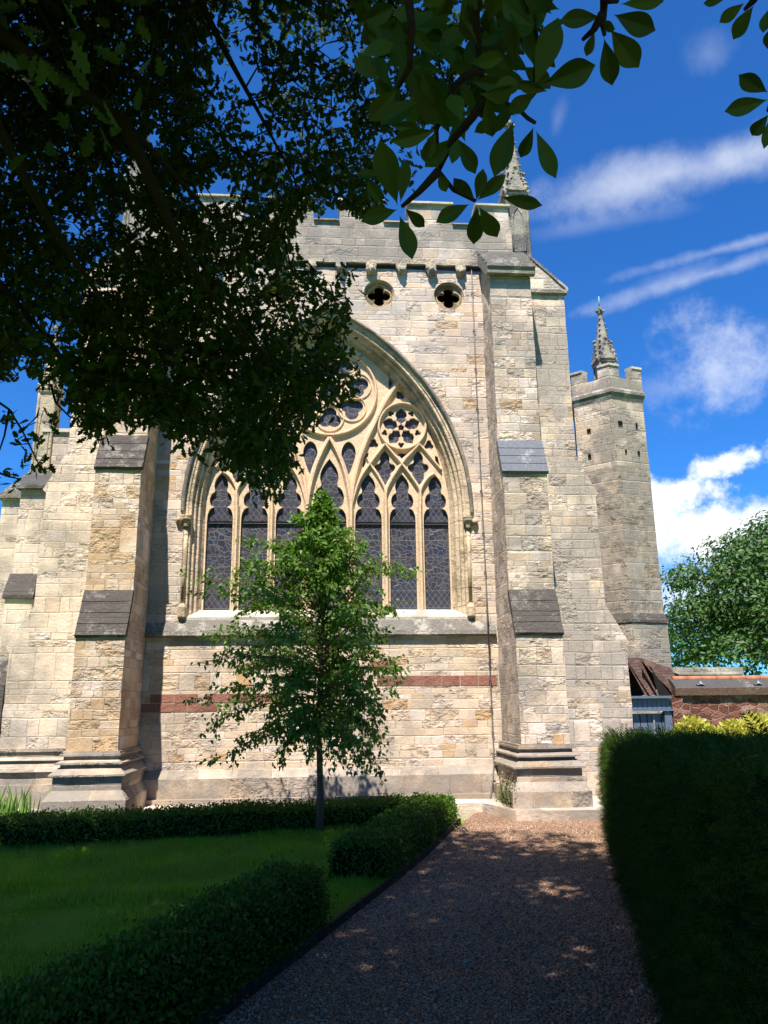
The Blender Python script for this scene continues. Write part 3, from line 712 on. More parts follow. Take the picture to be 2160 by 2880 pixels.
for i in range(len(hp) - 1):
    for q in range(len(cs[0]) - 1):
        b.quad((cs[i][q][0], hp[i][1], cs[i][q][1]), (cs[i][q + 1][0], hp[i][1], cs[i][q + 1][1]), (cs[i + 1][q + 1][0], hp[i + 1][1], cs[i + 1][q + 1][1]), (cs[i + 1][q][0], hp[i + 1][1], cs[i + 1][q][1]))
b.build('hood_mould', m_hood, window, 0.008, 0.14, 6.0)
for sx in (1, -1):
    x = 0.01 + sx * (ARC_R - ARC_C + 0.26)
    b = MB(); b.tube([(x, YW + 0.01, 3.45), (x, YW + 0.01, 4.8)], 0.034, 10); b.lathe((x, YW), [(0.045, 3.2), (0.075, 3.22), (0.075, 3.38), (0.06, 3.41), (0.04, 3.45)], 8)
    b.build('jamb_shaft', m_jamb, window)
    b = MB(); b.lathe((x, YW - 0.02), [(0.042, 4.8), (0.05, 4.85), (0.075, 4.9), (0.092, 4.925), (0.092, 4.95), (0.078, 4.96), (0.09, 4.975), (0.09, 5.0)], 10)
    b.blob((x + sx * 0.12, YW - 0.04, 4.91), 0.06, 0, 3 + sx, 0.5, 2, (1, 1, 1.1))
    b.build('capital', m_carve if sx > 0 else m_jamb, window)

# ---- buttresses in front of the wall
def prism_y(b, prof, x0, x1, m=0):
    b.prism([(x0, y, z) for y, z in prof], [(x1, y, z) for y, z in prof], m)
def front_buttress(x0, x1, mat, slabmat, label=None):
    b = MB()
    prof = [(12.08, 1.12), (12.08, 2.80), (12.36, 3.50), (12.37, 5.53), (12.62, 6.17), (12.63, 9.42), (13.3, 10.1), (13.39, 10.1), (13.39, 1.12)]
    prism_y(b, prof, x0, x1); o = b.build('buttress', mat, church, 0.016, 0.15, 3.5)
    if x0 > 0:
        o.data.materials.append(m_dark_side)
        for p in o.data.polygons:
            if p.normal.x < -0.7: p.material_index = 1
    if label: o['label'] = label
    # lower weathering, two or three courses of lichened slabs
    def slab(y0, z0, y1, z1, ov, th, k, mt, lip=0.05, rough=0.012):
        s_ = MB(); n = np.array([-(z1 - z0), (y1 - y0)]); n = n / np.linalg.norm(n); 
        for i in range(k):
            ya, za = y0 + (y1 - y0) * i / k, z0 + (z1 - z0) * i / k; yb, zb = y0 + (y1 - y0) * (i + 1) / k, z0 + (z1 - z0) * (i + 1) / k
            t0, t1 = th + 0.012, th
            pf = [(ya + n[0] * t0, za + n[1] * t0 * 0.4), (yb + n[0] * t1, zb + n[1] * t1), (yb + 0.06, zb), (ya + 0.06, za - 0.02), (ya - 0.012, za - 0.035)]
            prism_y(s_, pf, x0 - ov, x1 + ov)
        s_.build('weathering', mt, o, rough, 0.16, 5.0)
    slab(12.07, 2.80, 12.37, 3.52, 0.012, 0.025, 4, m_slab)
    slab(12.36, 5.55, 12.63, 6.19, 0.02, 0.03, 4, slabmat, rough=0.012 if slabmat is m_slab else 0.001)
    # gabled head: overhanging stone tabling climbing back to the wall
    c = MB(); y0, z0, y1, z1 = 12.5, 9.42, 13.36, 10.26; k = 5
    pf = [(y0, z0), (y0, z0 + 0.09)]
    for i in range(k):
        ya, za = y0 + (y1 - y0) * i / k, z0 + 0.1 + (z1 - z0) * i / k; yb, zb = y0 + (y1 - y0) * (i + 1) / k, z0 + 0.1 + (z1 - z0) * (i + 1) / k
        pf += [(ya - 0.035, za + 0.025), (ya - 0.035, za + 0.085), (yb, zb)]
    pf += [(13.38, z1 + 0.1), (13.38, z1 - 0.12), (y0 + 0.11, z0)]
    prism_y(c, pf, x0 - 0.07, x1 + 0.07); c.build('gabled_head', m_head, o, 0.004, 0.2)
    # plinth: moulded offsets
    p = MB()
    def step(d, za, zb, d2=None):
        d2 = d if d2 is None else d2
        a = [(x0 - d, 13.38, za), (x0 - d, 12.08 - d, za), (x1 + d, 12.08 - d, za), (x1 + d, 13.38, za)]
        bb = [(x0 - d2, 13.38, zb), (x0 - d2, 12.08 - d2, zb), (x1 + d2, 12.08 - d2, zb), (x1 + d2, 13.38, zb)]
        p.prism(bb, a)
    step(0.05, 1.08, 1.115); step(0.07, 1.05, 1.08); step(0.02, 0.99, 1.05)
    step(0.115, 0.935, 0.96); step(0.115, 0.96, 1.0, 0.03)
    step(0.05, 0.9, 0.935); step(0.175, 0.775, 0.8); step(0.175, 0.8, 0.9, 0.06)
    step(0.12, 0.58, 0.775); step(0.22, 0.45, 0.58, 0.13); step(0.22, 0.12, 0.45)
    p.build('plinth', m_plinth, o, 0.006, 0.16, 5.0)
    return o
front_buttress(-3.81, -3.075, m_but, m_slab, 'left stepped buttress of patched ochre and grey stone')
front_buttress(2.955, 3.715, m_but_r, m_slate, 'right stepped buttress of pale eroded stone')

# ---- side buttresses seen end on
def side_buttress(sx, mat):
    prof = [(3.6, 0.1), (5.2, 0.1), (5.2, 2.6), (5.26, 2.72), (5.18, 2.86), (4.88, 3.40), (4.86, 5.36), (4.92, 5.42), (4.85, 5.55), (4.55, 6.15), (4.55, 9.42), (4.62, 9.5), (4.58, 9.58), (3.9, 10.22), (3.6, 10.22)]
    prof = [(sx * x - (0.03 if sx < 0 else 0), z) for x, z in prof]
    if sx < 0: prof = prof[::-1]
    b = MB(); b.prism([(x, 13.26, z) for x, z in prof], [(x, 14.15, z) for x, z in prof]); o = b.build('side_buttress', mat, church, 0.013, 0.16, 3.5)
    # dark drip stones at the set-offs
    s_ = MB()
    for (xa, za), (xb, zb) in (((4.585, 9.62), (3.93, 10.25)), ):
        p0, p1 = Vector((sx * xa, za)), Vector((sx * xb, zb))
        pf = [(p0.x + sx * 0.05, p0.y - 0.1), (p0.x + sx * 0.05, p0.y - 0.03), (p1.x, p1.y + 0.02), (p1.x - sx * .02, p1.y - 0.03), (p0.x, p0.y - 0.045), (p0.x, p0.y - 0.1)]
        if sx < 0: pf = pf[::-1]
        s_.prism([(x, 13.235, z) for x, z in pf], [(x, 14.17, z) for x, z in pf])
    pf = [(13.2, 9.45), (13.2, 9.52), (13.255, 9.55), (13.255, 9.42)]
    xa, xb = sorted((sx * 3.76, sx * 4.6)); s_.prism([(xa, y, z) for y, z in pf], [(xb, y, z) for y, z in pf])
    s_.build('drip_course', m_string, o, 0.006, 0.15)
    p = MB(); xo, xi = sx * 5.22, sx * 3.66
    for d, za, zb, d2 in ((0.05, 1.06, 1.11, 0.05), (0.02, 0.98, 1.06, 0.02), (0.10, 0.93, 0.98, 0.04), (0.05, 0.88, 0.93, 0.05), (0.16, 0.76, 0.88, 0.07), (0.11, 0.57, 0.76, 0.11), (0.2, 0.1, 0.57, 0.19)):
        x0, x1 = sorted((xi, xo + sx * d)); x2, x3 = sorted((xi, xo + sx * d2))
        p.prism([(x2, 13.26 - d2, zb), (x3, 13.26 - d2, zb), (x3, 14.1, zb), (x2, 14.1, zb)], [(x0, 13.26 - d, za), (x1, 13.26 - d, za), (x1, 14.1, za), (x0, 14.1, za)])
    if sx < 0: p.build('plinth', m_plinth, o, 0.006, 0.2, 5.0)
    else: p = None
side_buttress(1, m_side_r); side_buttress(-1, m_side)

# ---- parapet, corbel table
b = MB(); b.box(-3.6, 3.6, 13.33, 13.72, 10.12, 10.95); pp = b.build('parapet', m_par, church, 0.005, 0.2)
b = MB()
b.box(-3.6, 3.6, 13.325, 13.40, 10.06, 10.13); b.build('corbel_course', m_carve, church, 0.02, 0.12, 6.0)
for x in [-3.3 + 0.585 * i for i in range(12)]:
    if x > 2.9: break
    b = MB(); r_ = 0.085 + 0.02 * random.random()
    b.blob((x, 13.345, 9.94), r_, 0, x * 3.1, 0.6, 3, (1, 0.8, 1.15)); b.box(x - 0.1, x + 0.1, 13.315, 13.41, 9.98, 10.075)
    b.blob((x + 0.01, 13.29, 9.915), 0.055, 0, x, 0.6, 2); b.build('carved_corbel', m_carve, church, 0.012, 0.06, 12.0)
b = MB(); xs = [(-3.6, -3.07)] + [(x, x + 0.86) for x in (-2.56, -1.19, 0.18, 1.55)] + [(2.92, 3.56)]
for x0, x1 in xs:
    mm = MB(); mm.box(x0, x1, 13.34, 13.70, 10.951, 11.40); mo = mm.build('merlon', m_par, pp, 0.005, 0.2)
    cc = MB(); pf = [(13.28, 11.40), (13.28, 11.44), (13.36, 11.50), (13.66, 11.5), (13.76, 11.44), (13.76, 11.4)]
    prism_y(cc, pf, x0 - 0.03, x1 + 0.03); cc.build('merlon_coping', m_sill, pp, 0.003, 0.2)
gaps = [(-3.07, -2.56), (-1.70, -1.19), (-0.33, 0.18), (1.04, 1.55), (2.41, 2.92)]
for x0, x1 in gaps:
    cc = MB(); prism_y(cc, [(13.28, 10.95), (13.28, 10.98), (13.36, 11.02), (13.76, 11.0), (13.76, 10.951)], x0 + 0.005, x1 - 0.005)
    cc.build('embrasure_coping', m_par, pp)
rail = thing('roof_railing', 'thin grey metal railing behind a gap in the church parapet', 'railing', (0.05, 14.3, 10.2))
rb = MB()
for z in (11.46,): rb.tube([(-0.75, 14.3, z), (0.75, 14.3, z)], 0.018, 6)
rb.build('rail', m_rail, rail)
rb = MB()
for x in (-0.65, -0.12, 0.12, 0.65): rb.tube([(x, 14.3, 10.2), (x, 14.3, 11.5)], 0.02, 6)
rb.build('post', m_rail, rail)

# ---- pinnacles
def pinnacle(cx, cy, z0, w, shaft, spire, parent, name='pinnacle', mat=None, gables=True):
    mat = mat or m_pinn
    b = MB(); h = w / 2
    b.lathe((cx, cy), [(h * 1.414, z0), (h * 1.414, z0 + shaft)], 4, 0, math.pi / 4)
    for a in range(4):     # sunk panels suggested by corner shafts and a hood
        t = math.pi / 4 + a * math.pi / 2
        b.tube([(cx + h * 1.38 * math.cos(t), cy + h * 1.38 * math.sin(t), z0), (cx + h * 1.38 * math.cos(t), cy + h * 1.38 * math.sin(t), z0 + shaft)], w * 0.1, 6)
    b.lathe((cx, cy), [(h * 1.5, z0 + shaft), (h * 1.72, z0 + shaft + 0.04), (h * 1.72, z0 + shaft + 0.09), (h * 1.45, z0 + shaft + 0.13)], 4, 0, math.pi / 4)
    for (ux, uy) in ((0, -1), (-1, 0), (1, 0)):
        e = (-uy, ux); hh = shaft * 0.62; pz = z0 + shaft * 0.22; hw = h * 0.62
        pl = [(-hw, 0), (-hw, hh * 0.62), (-hw * 0.75, hh * 0.84), (0, hh), (hw * 0.75, hh * 0.84), (hw, hh * 0.62), (hw, 0), (-hw, 0)]
        b.tube([(cx + ux * h * 1.02 + e[0] * a_, cy + uy * h * 1.02 + e[1] * a_, pz + z_) for a_, z_ in pl], w * 0.05, 5)
    o = b.build(name, mat, parent, 0.004, 0.12)
    s_ = MB(); zt = z0 + shaft + 0.1
    s_.lathe((cx, cy), [(h * 1.25, zt), (h * 0.14, zt + spire)], 8, 0, math.pi / 8)
    if gables:
        for a in range(4):
            t = a * math.pi / 2; d = Vector((math.cos(t), math.sin(t), 0)); e = Vector((-math.sin(t), math.cos(t), 0)); c0 = Vector((cx, cy, zt))
            f = [c0 + d * h * 1.35 + e * h * 0.95, c0 + d * h * 1.35 - e * h * 0.95, c0 + d * h * 1.15 + Vector((0, 0, w * 1.35))]
            g = [q - d * h * 0.8 for q in f]
            s_.prism([f[1], f[0], f[2]], [g[1], g[0], g[2]])
            for q in range(4):
                for sg in (-1, 1):
                    p = c0 + d * h * (1.35 - 0.06 * q) + e * sg * h * 0.98 * (1 - q / 4) + Vector((0, 0, w * 1.35 * q / 4 + 0.02))
                    s_.blob(p, w * 0.075, 0, q + a, 0.5, 1)
            s_.blob(c0 + d * h * 1.15 + Vector((0, 0, w * 1.42)), w * 0.13, 0, a, 0.6, 1)
    k = 9
    for a in range(4):
        t = math.pi / 4 + a * math.pi / 2
        for q in range(k):
            f = (q + 0.5) / k; r_ = h * (1.25 * (1 - f) + 0.14 * f) + w * 0.03; z = zt + spire * f
            s_.blob((cx + r_ * math.cos(t), cy + r_ * math.sin(t), z), w * (0.1 - 0.035 * f), 0, q * 1.3 + a, 0.6, 1, (1, 1, 0.8))
    s_.build('crocketed_spire', mat, o, 0.0)
    f = MB(); zf = zt + spire
    for a in range(4):
        t = a * math.pi / 2; f.blob((cx + w * 0.2 * math.cos(t), cy + w * 0.2 * math.sin(t), zf), w * 0.13, 0, a, 0.5, 1)
    f.blob((cx, cy, zf + w * 0.22), w * 0.13, 0, 2, 0.4, 1); f.blob((cx, cy, zf - w * 0.16), w * 0.14, 0, 5, 0.3, 1, (1, 1, 0.4)); f.build('finial', mat, o)
    return o
pinnacle(3.77, 13.6, 10.1, 0.40, 1.62, 1.75, church)
pinnacle(-3.78, 13.6, 10.1, 0.40, 1.62, 1.75, church)

# ---- lightning conductor
lc = thing('lightning_conductor', 'thin grey lightning conductor running down the church wall beside right buttress', 'cable', (2.8, 13.3, 0.3))
pts = [(at(*p, YW - 0.03)) for p in ((1323, 690), (1341, 1109), (1354.5, 1390), (1367.7, 1657))]
pts = [tuple(p) for p in pts] + [tuple(at(1372, 1775, 13.14)), tuple(at(1374, 1800, 13.3)), tuple(at(1381, 1950, 13.36)), tuple(at(1390, 2144, 13.34)), tuple(at(1386, 2185, 13.2)), tuple(at(1380, 2235, 13.1)), tuple(at(1377, 2262, 13.06))]
b = MB(); b.tube(pts, 0.0115, 6); b.build('cable', m_iron, lc)
for y in (740, 830, 935, 1040, 1150, 1260, 1380, 1500, 1610, 1720, 1850, 1910, 1990, 2060, 2120):
    for p0, p1 in zip(pts[:-1], pts[1:]):
        q0 = proj(np.array(p0))[1]; q1 = proj(np.array(p1))[1]
        if q0 <= y < q1:
            f = (y - q0) / (q1 - q0); c = np.array(p0) * (1 - f) + np.array(p1) * f
            b = MB(); b.box(c[0] - 0.02, c[0] + 0.02, c[1] - 0.015, c[1] + 0.03, c[2] - 0.012, c[2] + 0.012); b.build('bracket', m_iron, lc)

# ------------------------------------------------------------------ turret to the right
tur = thing('stair_turret', 'battlemented six sided grey stone turret with crocketed pinnacle behind the church corner', 'tower', (6.95, 17.9, 0))
HX = np.array([(6.10, 17.66), (6.82, 17.0), (7.71, 17.25), (7.94, 18.16), (7.27, 18.82), (6.38, 18.57)]); HC = HX.mean(0)
def hexring(s, z): return [(HC[0] + (x - HC[0]) * s, HC[1] + (y - HC[1]) * s, z) for x, y in HX]
def hexband(b, prof, m=0):
    for (s0, z0), (s1, z1) in zip(prof[:-1], prof[1:]):
        a, c = hexring(s0, z0), hexring(s1, z1)
        for i in range(6): b.quad(a[i], a[(i + 1) % 6], c[(i + 1) % 6], c[i], m)
    b.add(hexring(*prof[-1]), [tuple(range(6))], m)
b = MB(); hexband(b, [(1.06, -0.1), (1.06, 3.46)]); b.build('base_stage', m_turret_top, tur, 0.01, 0.18)
b = MB(); hexband(b, [(1.0, 3.46), (1.0, 7.15)]); b.build('shaft', m_turret, tur, 0.012, 0.16)
b = MB(); hexband(b, [(1.0, 7.151), (0.99, 8.92)]); b.build('upper_shaft', m_turret_top, tur, 0.012, 0.16)
b = MB(); hexband(b, [(1.0, 3.40), (1.09, 3.46), (1.09, 3.52), (1.0, 3.68)]); b.build('string_course', m_slab, tur, 0.006, 0.2)
b = MB(); hexband(b, [(0.99, 8.84), (1.03, 8.93), (1.03, 8.99), (1.08, 9.02), (1.08, 9.09), (1.03, 9.15)]); b.build('cornice', m_string, tur, 0.003, 0.2)
b = MB(); hexband(b, [(1.02, 9.14), (1.02, 9.42)]); par = b.build('parapet', m_par, tur, 0.004, 0.2)
for i in range(6):
    p = np.array(hexring(1.02, 0)[i])[:2]; q = np.array(hexring(1.02, 0)[(i + 1) % 6])[:2]; pr = np.array(hexring(1.02, 0)[(i - 1) % 6])[:2]
    ins = lambda a, f=0.78: HC + (a - HC) * f
    a = p + (pr - p) * 0.3; c = p + (q - p) * 0.3
    b = MB(); outl = [a, p, c, ins(c), ins(p), ins(a)]
    b.prism([(x, y, 9.72) for x, y in outl], [(x, y, 9.421) for x, y in outl]); b.build('merlon', m_par, par, 0.004, 0.15)
    b = MB(); o2 = [HC + (np.array(v) - HC) * 1.03 for v in outl[:3]] + [HC + (np.array(v) - HC) * 0.97 for v in outl[3:]]
    b.prism([(x, y, 9.78) for x, y in o2], [(x, y, 9.722) for x, y in o2]); b.build('merlon_coping', m_sill, par)
def hole_shade(px, py, w, h, f):
    # flat dark quads on face f, painting the shade inside put-log sockets
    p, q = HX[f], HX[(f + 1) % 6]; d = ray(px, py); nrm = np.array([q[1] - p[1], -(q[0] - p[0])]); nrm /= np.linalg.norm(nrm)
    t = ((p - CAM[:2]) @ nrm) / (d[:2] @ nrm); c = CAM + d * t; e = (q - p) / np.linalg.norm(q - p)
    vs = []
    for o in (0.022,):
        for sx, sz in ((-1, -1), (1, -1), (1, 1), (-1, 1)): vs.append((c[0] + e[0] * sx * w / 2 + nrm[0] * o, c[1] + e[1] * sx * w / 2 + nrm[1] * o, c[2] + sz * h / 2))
    b = MB(); b.add(vs, [(0, 1, 2, 3)]); b.build('putlog_shade', m_void, tur)
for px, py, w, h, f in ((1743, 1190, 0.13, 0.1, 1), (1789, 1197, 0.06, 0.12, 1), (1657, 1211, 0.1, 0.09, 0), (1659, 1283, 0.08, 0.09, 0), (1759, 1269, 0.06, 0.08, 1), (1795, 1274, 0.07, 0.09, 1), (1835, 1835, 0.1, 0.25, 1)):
    hole_shade(px, py, w, h, f)
pinnacle(7.02, 17.75, 9.3, 0.40, 0.75, 1.45, tur)
b = MB(); b.tube([(7.02, 17.75, 11.7), (7.02, 17.75, 12.02)], 0.018, 6); b.build('finial_rod', m_copper, tur)

# ------------------------------------------------------------------ side chapel to the left
sc = thing('side_chapel', 'lower stone chapel with slate capped buttress and pinnacle left of the church', 'building', (-6, 16, 0))
b = MB(); b.box(-6.66, -4.3, 15.75, 22, 0, 5.9); b.build('wall', m_side, sc, 0.01, 0.2)
b = MB(); b.prism([(-6.74, 15.66, 5.9), (-4.3, 15.66, 5.9), (-4.3, 15.66, 6.0), (-6.05, 15.66, 6.56), (-6.66, 15.66, 6.02), (-6.74, 15.66, 5.98)], [(-6.74, 22, 5.9), (-4.3, 22, 5.9), (-4.3, 22, 6.0), (-6.05, 22, 6.56), (-6.66, 22, 6.02), (-6.74, 22, 5.98)]); b.build('gable_coping', m_string, sc, 0.006, 0.2)
b = MB(); prism_y(b, [(15.1, 0), (15.1, 3.78), (15.3, 4.25), (15.3, 6.0), (15.76, 6.0), (15.76, 0)], -6.13, -5.62); bt = b.build('buttress', m_side, sc, 0.01, 0.16)
b = MB(); prism_y(b, [(15.05, 3.76), (15.05, 3.83), (15.29, 4.28), (15.4, 4.28), (15.4, 3.76)], -6.17, -5.6); b.build('weathering', m_slab, bt, 0.01, 0.12)
b = MB(); k = 4; pf = [(15.2, 5.98), (15.2, 6.05)]
for i in range(k): pf += [(15.22 + 0.6 * i / k, 6.09 + 0.42 * i / k), (15.2 + 0.6 * (i + 1) / k, 6.07 + 0.42 * (i + 1) / k)]
pf += [(15.9, 6.5), (15.9, 5.98)]; prism_y(b, pf, -6.2, -5.58); b.build('gabled_head', m_slates, bt, 0.004, 0.15)
b = MB(); prism_y(b, [(14.9, 0), (14.9, 2.15), (15.1, 2.66), (15.2, 2.66), (15.2, 0)], -6.4, -5.9); b.build('weathering', m_slab, bt, 0.01, 0.12)
b = MB(); b.box(-6.05, -4.3, 15.95, 21, 6.0, 7.42); uw = b.build('upper_wall', m_side_r, sc, 0.008, 0.2)
b = MB(); b.box(-6.07, -4.28, 15.9, 21, 7.42, 7.5); b.build('coping', m_sill, sc, 0.004, 0.2)
pinnacle(-6.05, 16.1, 6.4, 0.34, 1.9, 1.5, sc, mat=m_carve)

# ------------------------------------------------------------------ kerb ledge
kb = MB(); outl = [(-8, 12.72), (2.42, 12.62), (2.72, 11.62), (5.6, 11.5), (5.6, 13.5), (-8, 13.5)]
kb.prism([(x, y, 0.225) for x, y in outl], [(x, y, -0.02) for x, y in outl])
tag(kb.build('stone_kerb', m_kerb, None, 0.008, 0.25), 'low pale stone kerb ledge wrapping the foot of right buttress', 'kerb')
eb = MB()
ys = np.linspace(0.5, 11.5, 40)
for y0, y1 in zip(ys[:-1], ys[1:]):
    for (x0, w) in ((0, 0.03),):
        a = [(pathx(y0) - w, y0, gz(y0) + 0.075), (pathx(y0), y0, gz(y0) + 0.075), (pathx(y1), y1, gz(y1) + 0.075), (pathx(y1) - w, y1, gz(y1) + 0.075)]
        eb.prism(a, [(x, y, z - 0.12) for x, y, z in a])
tag(eb.build('path_edging', m_edging, None, 0.003, 0.3), 'dark thin edging strip between lawn hedge and gravel path', 'edging')

# ------------------------------------------------------------------ gate, tiled roof, boundary wall
gt = thing('garden_gate', 'blue grey painted wooden gate beneath a boarded panel at church corner', 'gate', (6.2, 14.9, 0))
b = MB(); b.box(5.2, 6.52, 14.93, 14.99, 0, 1.5)
d = b.build('door', m_paint, gt)
b = MB()
for x in (5.85, 5.99, 6.13, 6.27, 6.41): b.box(x, x + 0.012, 14.92, 14.94, 0, 1.5)
b.build('board_joint', m_void, d)
b = MB(); b.box(6.245, 6.275, 14.905, 14.925, 0, 1.5); b.build('batten', m_paint_light, d)
b = MB(); b.box(6.46, 6.6, 14.86, 15.0, 0, 1.52); b.box(5.1, 6.64, 14.82, 15.0, 1.545, 1.58); b.build('frame', m_paint, gt)
b = MB(); b.box(5.15, 6.56, 14.9, 15.0, 1.58, 1.8)
for x in np.arange(5.2, 6.55, 0.095): b.box(x, x + 0.085, 14.885, 14.899, 1.585, 1.765)
b.build('overhead_panel', m_paint, gt)
b = MB(); b.box(5.1, 6.6, 14.8, 15.05, 1.785, 1.83); b.build('cornice', m_paint, gt)

tr = thing('tiled_lean_to', 'brown clay tiled sloping roof with upright fins above the gate', 'roof', (6.5, 15.3, 1.8))
b = MB(); A0, A1, A2, A3 = (6.16, 15.9, 2.62), (6.5, 15.9, 2.62), (6.42, 15.12, 1.84), (6.22, 15.12, 1.84)
b.quad(A3, (6.48, 15.12, 1.84), (6.49, 15.9, 2.62), A0); b.quad((6.5, 15.4, 2.3), (6.72, 15.0, 1.9), (6.99, 15.05, 1.96), (6.97, 15.5, 2.36))
b.quad((6.49, 15.9, 2.62), (6.5, 15.4, 2.3), (6.97, 15.5, 2.36), (7.6, 16.3, 2.3))
b.prism([(6.1, 15.95, 2.6), (6.52, 15.95, 2.6), (7.5, 16.0, 2.2), (6.1, 15.95, 1.7)], [(6.1, 16.05, 2.6), (6.52, 16.05, 2.6), (7.5, 16.1, 2.2), (6.1, 16.05, 1.7)])
b.build('tile_slope', m_tile, tr)
b = MB()
for (xa, za, xb) in ((6.17, 2.48, 6.28), (6.35, 2.26, 6.43), (6.52, 2.32, 6.73)):
    yb = 15.85 if xa < 6.3 else 15.5
    b.prism([(xb - 0.0, 15.02, 1.82), (xb + 0.035, 15.02, 1.82), (xa + 0.03, yb, za + 0.12), (xa, yb, za + 0.12)], [(xb, 15.02, 1.74), (xb + 0.035, 15.02, 1.74), (xa + 0.03, yb, za + 0.02), (xa, yb, za + 0.02)])
b.build('fin', m_tile, tr)
b = MB(); b.quad((6.31, 15.2, 1.82), (6.38, 15.2, 1.82), (6.36, 15.5, 2.25), (6.34, 15.5, 2.25)); b.quad((6.46, 15.06, 1.82), (6.72, 15.06, 1.82), (6.53, 15.35, 2.3), (6.5, 15.35, 2.3)); b.build('gap_shade', m_void, tr)  # flat near-black sheets stand in for the shade between the fins


bw = thing('boundary_wall', 'red sandstone rubble garden wall with slate coping right of the gate', 'wall', (8, 14.9, 0))
b = MB(); b.box(6.66, 12, 14.9, 15.4, 0, 1.84); b.box(6.62, 6.84, 14.84, 15.0, 0, 1.79); b.build('rubble_face', m_rubble, bw, 0.02, 0.12, 6.0)
b = MB(); prism_y(b, [(14.82, 1.83), (14.82, 1.97), (14.86, 1.98), (15.0, 1.98), (15.0, 1.83)], 6.7, 12); b.build('coping_edge', m_coping, bw, 0.006, 0.15)
b = MB(); prism_y(b, [(14.87, 1.975), (15.14, 2.15), (15.2, 2.15), (15.2, 1.975)], 6.75, 12); b.build('slate_slope', m_slates, bw, 0.004, 0.2)
b = MB()
for x in np.arange(6.84, 11.9, 0.3): b.tube([(x, 15.17, 2.15), (x + 0.285, 15.17, 2.15)], 0.06, 8)
b.build('ridge_tile', m_terra, bw)
b = MB()
for x in (7.18, 8.35):
    b.box(x, x + 0.17, 14.9, 14.96, 2.03, 2.045); b.add([(x + 0.05, 14.88, 2.05), (x + 0.12, 14.88, 2.05), (x + 0.085, 14.93, 2.11)], [(0, 1, 2)])
b.build('lead_flashing', m_paint_light, bw)
fw = MB(); fw.box(9.0, 10.88, 20, 20.4, 0, 2.38); w2 = thing('far_garden_wall', 'grey stone coped wall beyond the red garden wall', 'wall', (10, 20, 0))
fw.build('wall', m_par, w2, 0.008, 0.25)
fw = MB()
for x0, x1 in ((8.98, 9.55), (9.56, 10.14), (10.15, 10.26), (10.27, 10.9)): fw.box(x0, x1, 19.92, 20.45, 2.381, 2.57)
fw.build('coping', m_par, w2, 0.006, 0.25)

# ------------------------------------------------------------------ foliage tools
def unit(v): return v / np.maximum(1e-9, np.linalg.norm(v, axis=-1, keepdims=True))
def leaves_arrays(pos, axis, nrm, length, shape, fold=0.15, curl=0.0):
    """shape: right half outline [(along, across)], from base to tip; two facets per leaf folded on the midrib"""
    axis = unit(axis); side = unit(np.cross(axis, nrm)); up = np.cross(side, axis)
    sh = np.array(shape); n = len(sh); N = len(pos)
    # base .. tip along right edge, then the left edge interior back down
    along = np.concatenate([sh[:, 0], sh[1:-1, 0][::-1]]); across = np.concatenate([sh[:, 1], -sh[1:-1, 1][::-1]])
    k = len(along)
    L = np.asarray(length)[:, None, None]
    lift = np.abs(across) * fold - curl * along ** 2
    V = pos[:, None, :] + L * (axis[:, None, :] * along[None, :, None] + side[:, None, :] * across[None, :, None] + up[:, None, :] * lift[None, :, None])
    base = (np.arange(N) * k)[:, None]
    right = np.arange(0, n); left = np.concatenate([[0], np.arange(n - 1, k)])
    loops = np.concatenate([base + right[None, :], base + left[None, :]], axis=1).ravel()
    totals = np.tile([len(right), len(left)], N); starts = np.concatenate([[0], np.cumsum(totals)[:-1]])
    return V.reshape(-1, 3), loops, starts, totals
def join_arrays(parts):
    V = []; Lp = []; St = []; Tt = []; Mi = []; vo = lo = 0
    for (v, l, s_, t, mi) in parts:
        V.append(v); Lp.append(np.asarray(l) + vo); St.append(np.asarray(s_) + lo); Tt.append(t); Mi.append(np.full(len(s_), mi)); vo += len(v); lo += len(l)
    return np.concatenate(V), np.concatenate(Lp), np.concatenate(St), np.concatenate(Tt), np.concatenate(Mi)
def mb_arrays(b):
    v = np.array(b.v, dtype=float); l = [i for f in b.f for i in f]; t = [len(f) for f in b.f]; st = np.concatenate([[0], np.cumsum(t)[:-1]]).astype(int)
    return v, np.array(l), st, np.array(t)
def rnd(n, s=1.0): return rng.normal(size=(n, 3)) * s
OAK = [(0, 0.0), (0.12, 0.03), (0.22, 0.16), (0.32, 0.09), (0.43, 0.25), (0.54, 0.13), (0.66, 0.29), (0.77, 0.15), (0.87, 0.17), (1.0, 0.0)]
OVAL = [(0, 0.0), (0.15, 0.10), (0.35, 0.20), (0.55, 0.24), (0.75, 0.20), (0.9, 0.10), (1.0, 0.0)]
OBOV = [(0, 0.0), (0.1, 0.025), (0.3, 0.13), (0.5, 0.215), (0.68, 0.235), (0.82, 0.18), (0.93, 0.07), (1.0, 0.0)]
BIRCH = [(0, 0.0), (0.1, 0.20), (0.3, 0.30), (0.55, 0.22), (0.8, 0.09), (1.0, 0.0)]
SMALL = [(0, 0.0), (0.35, 0.26), (0.7, 0.24), (1.0, 0.0)]

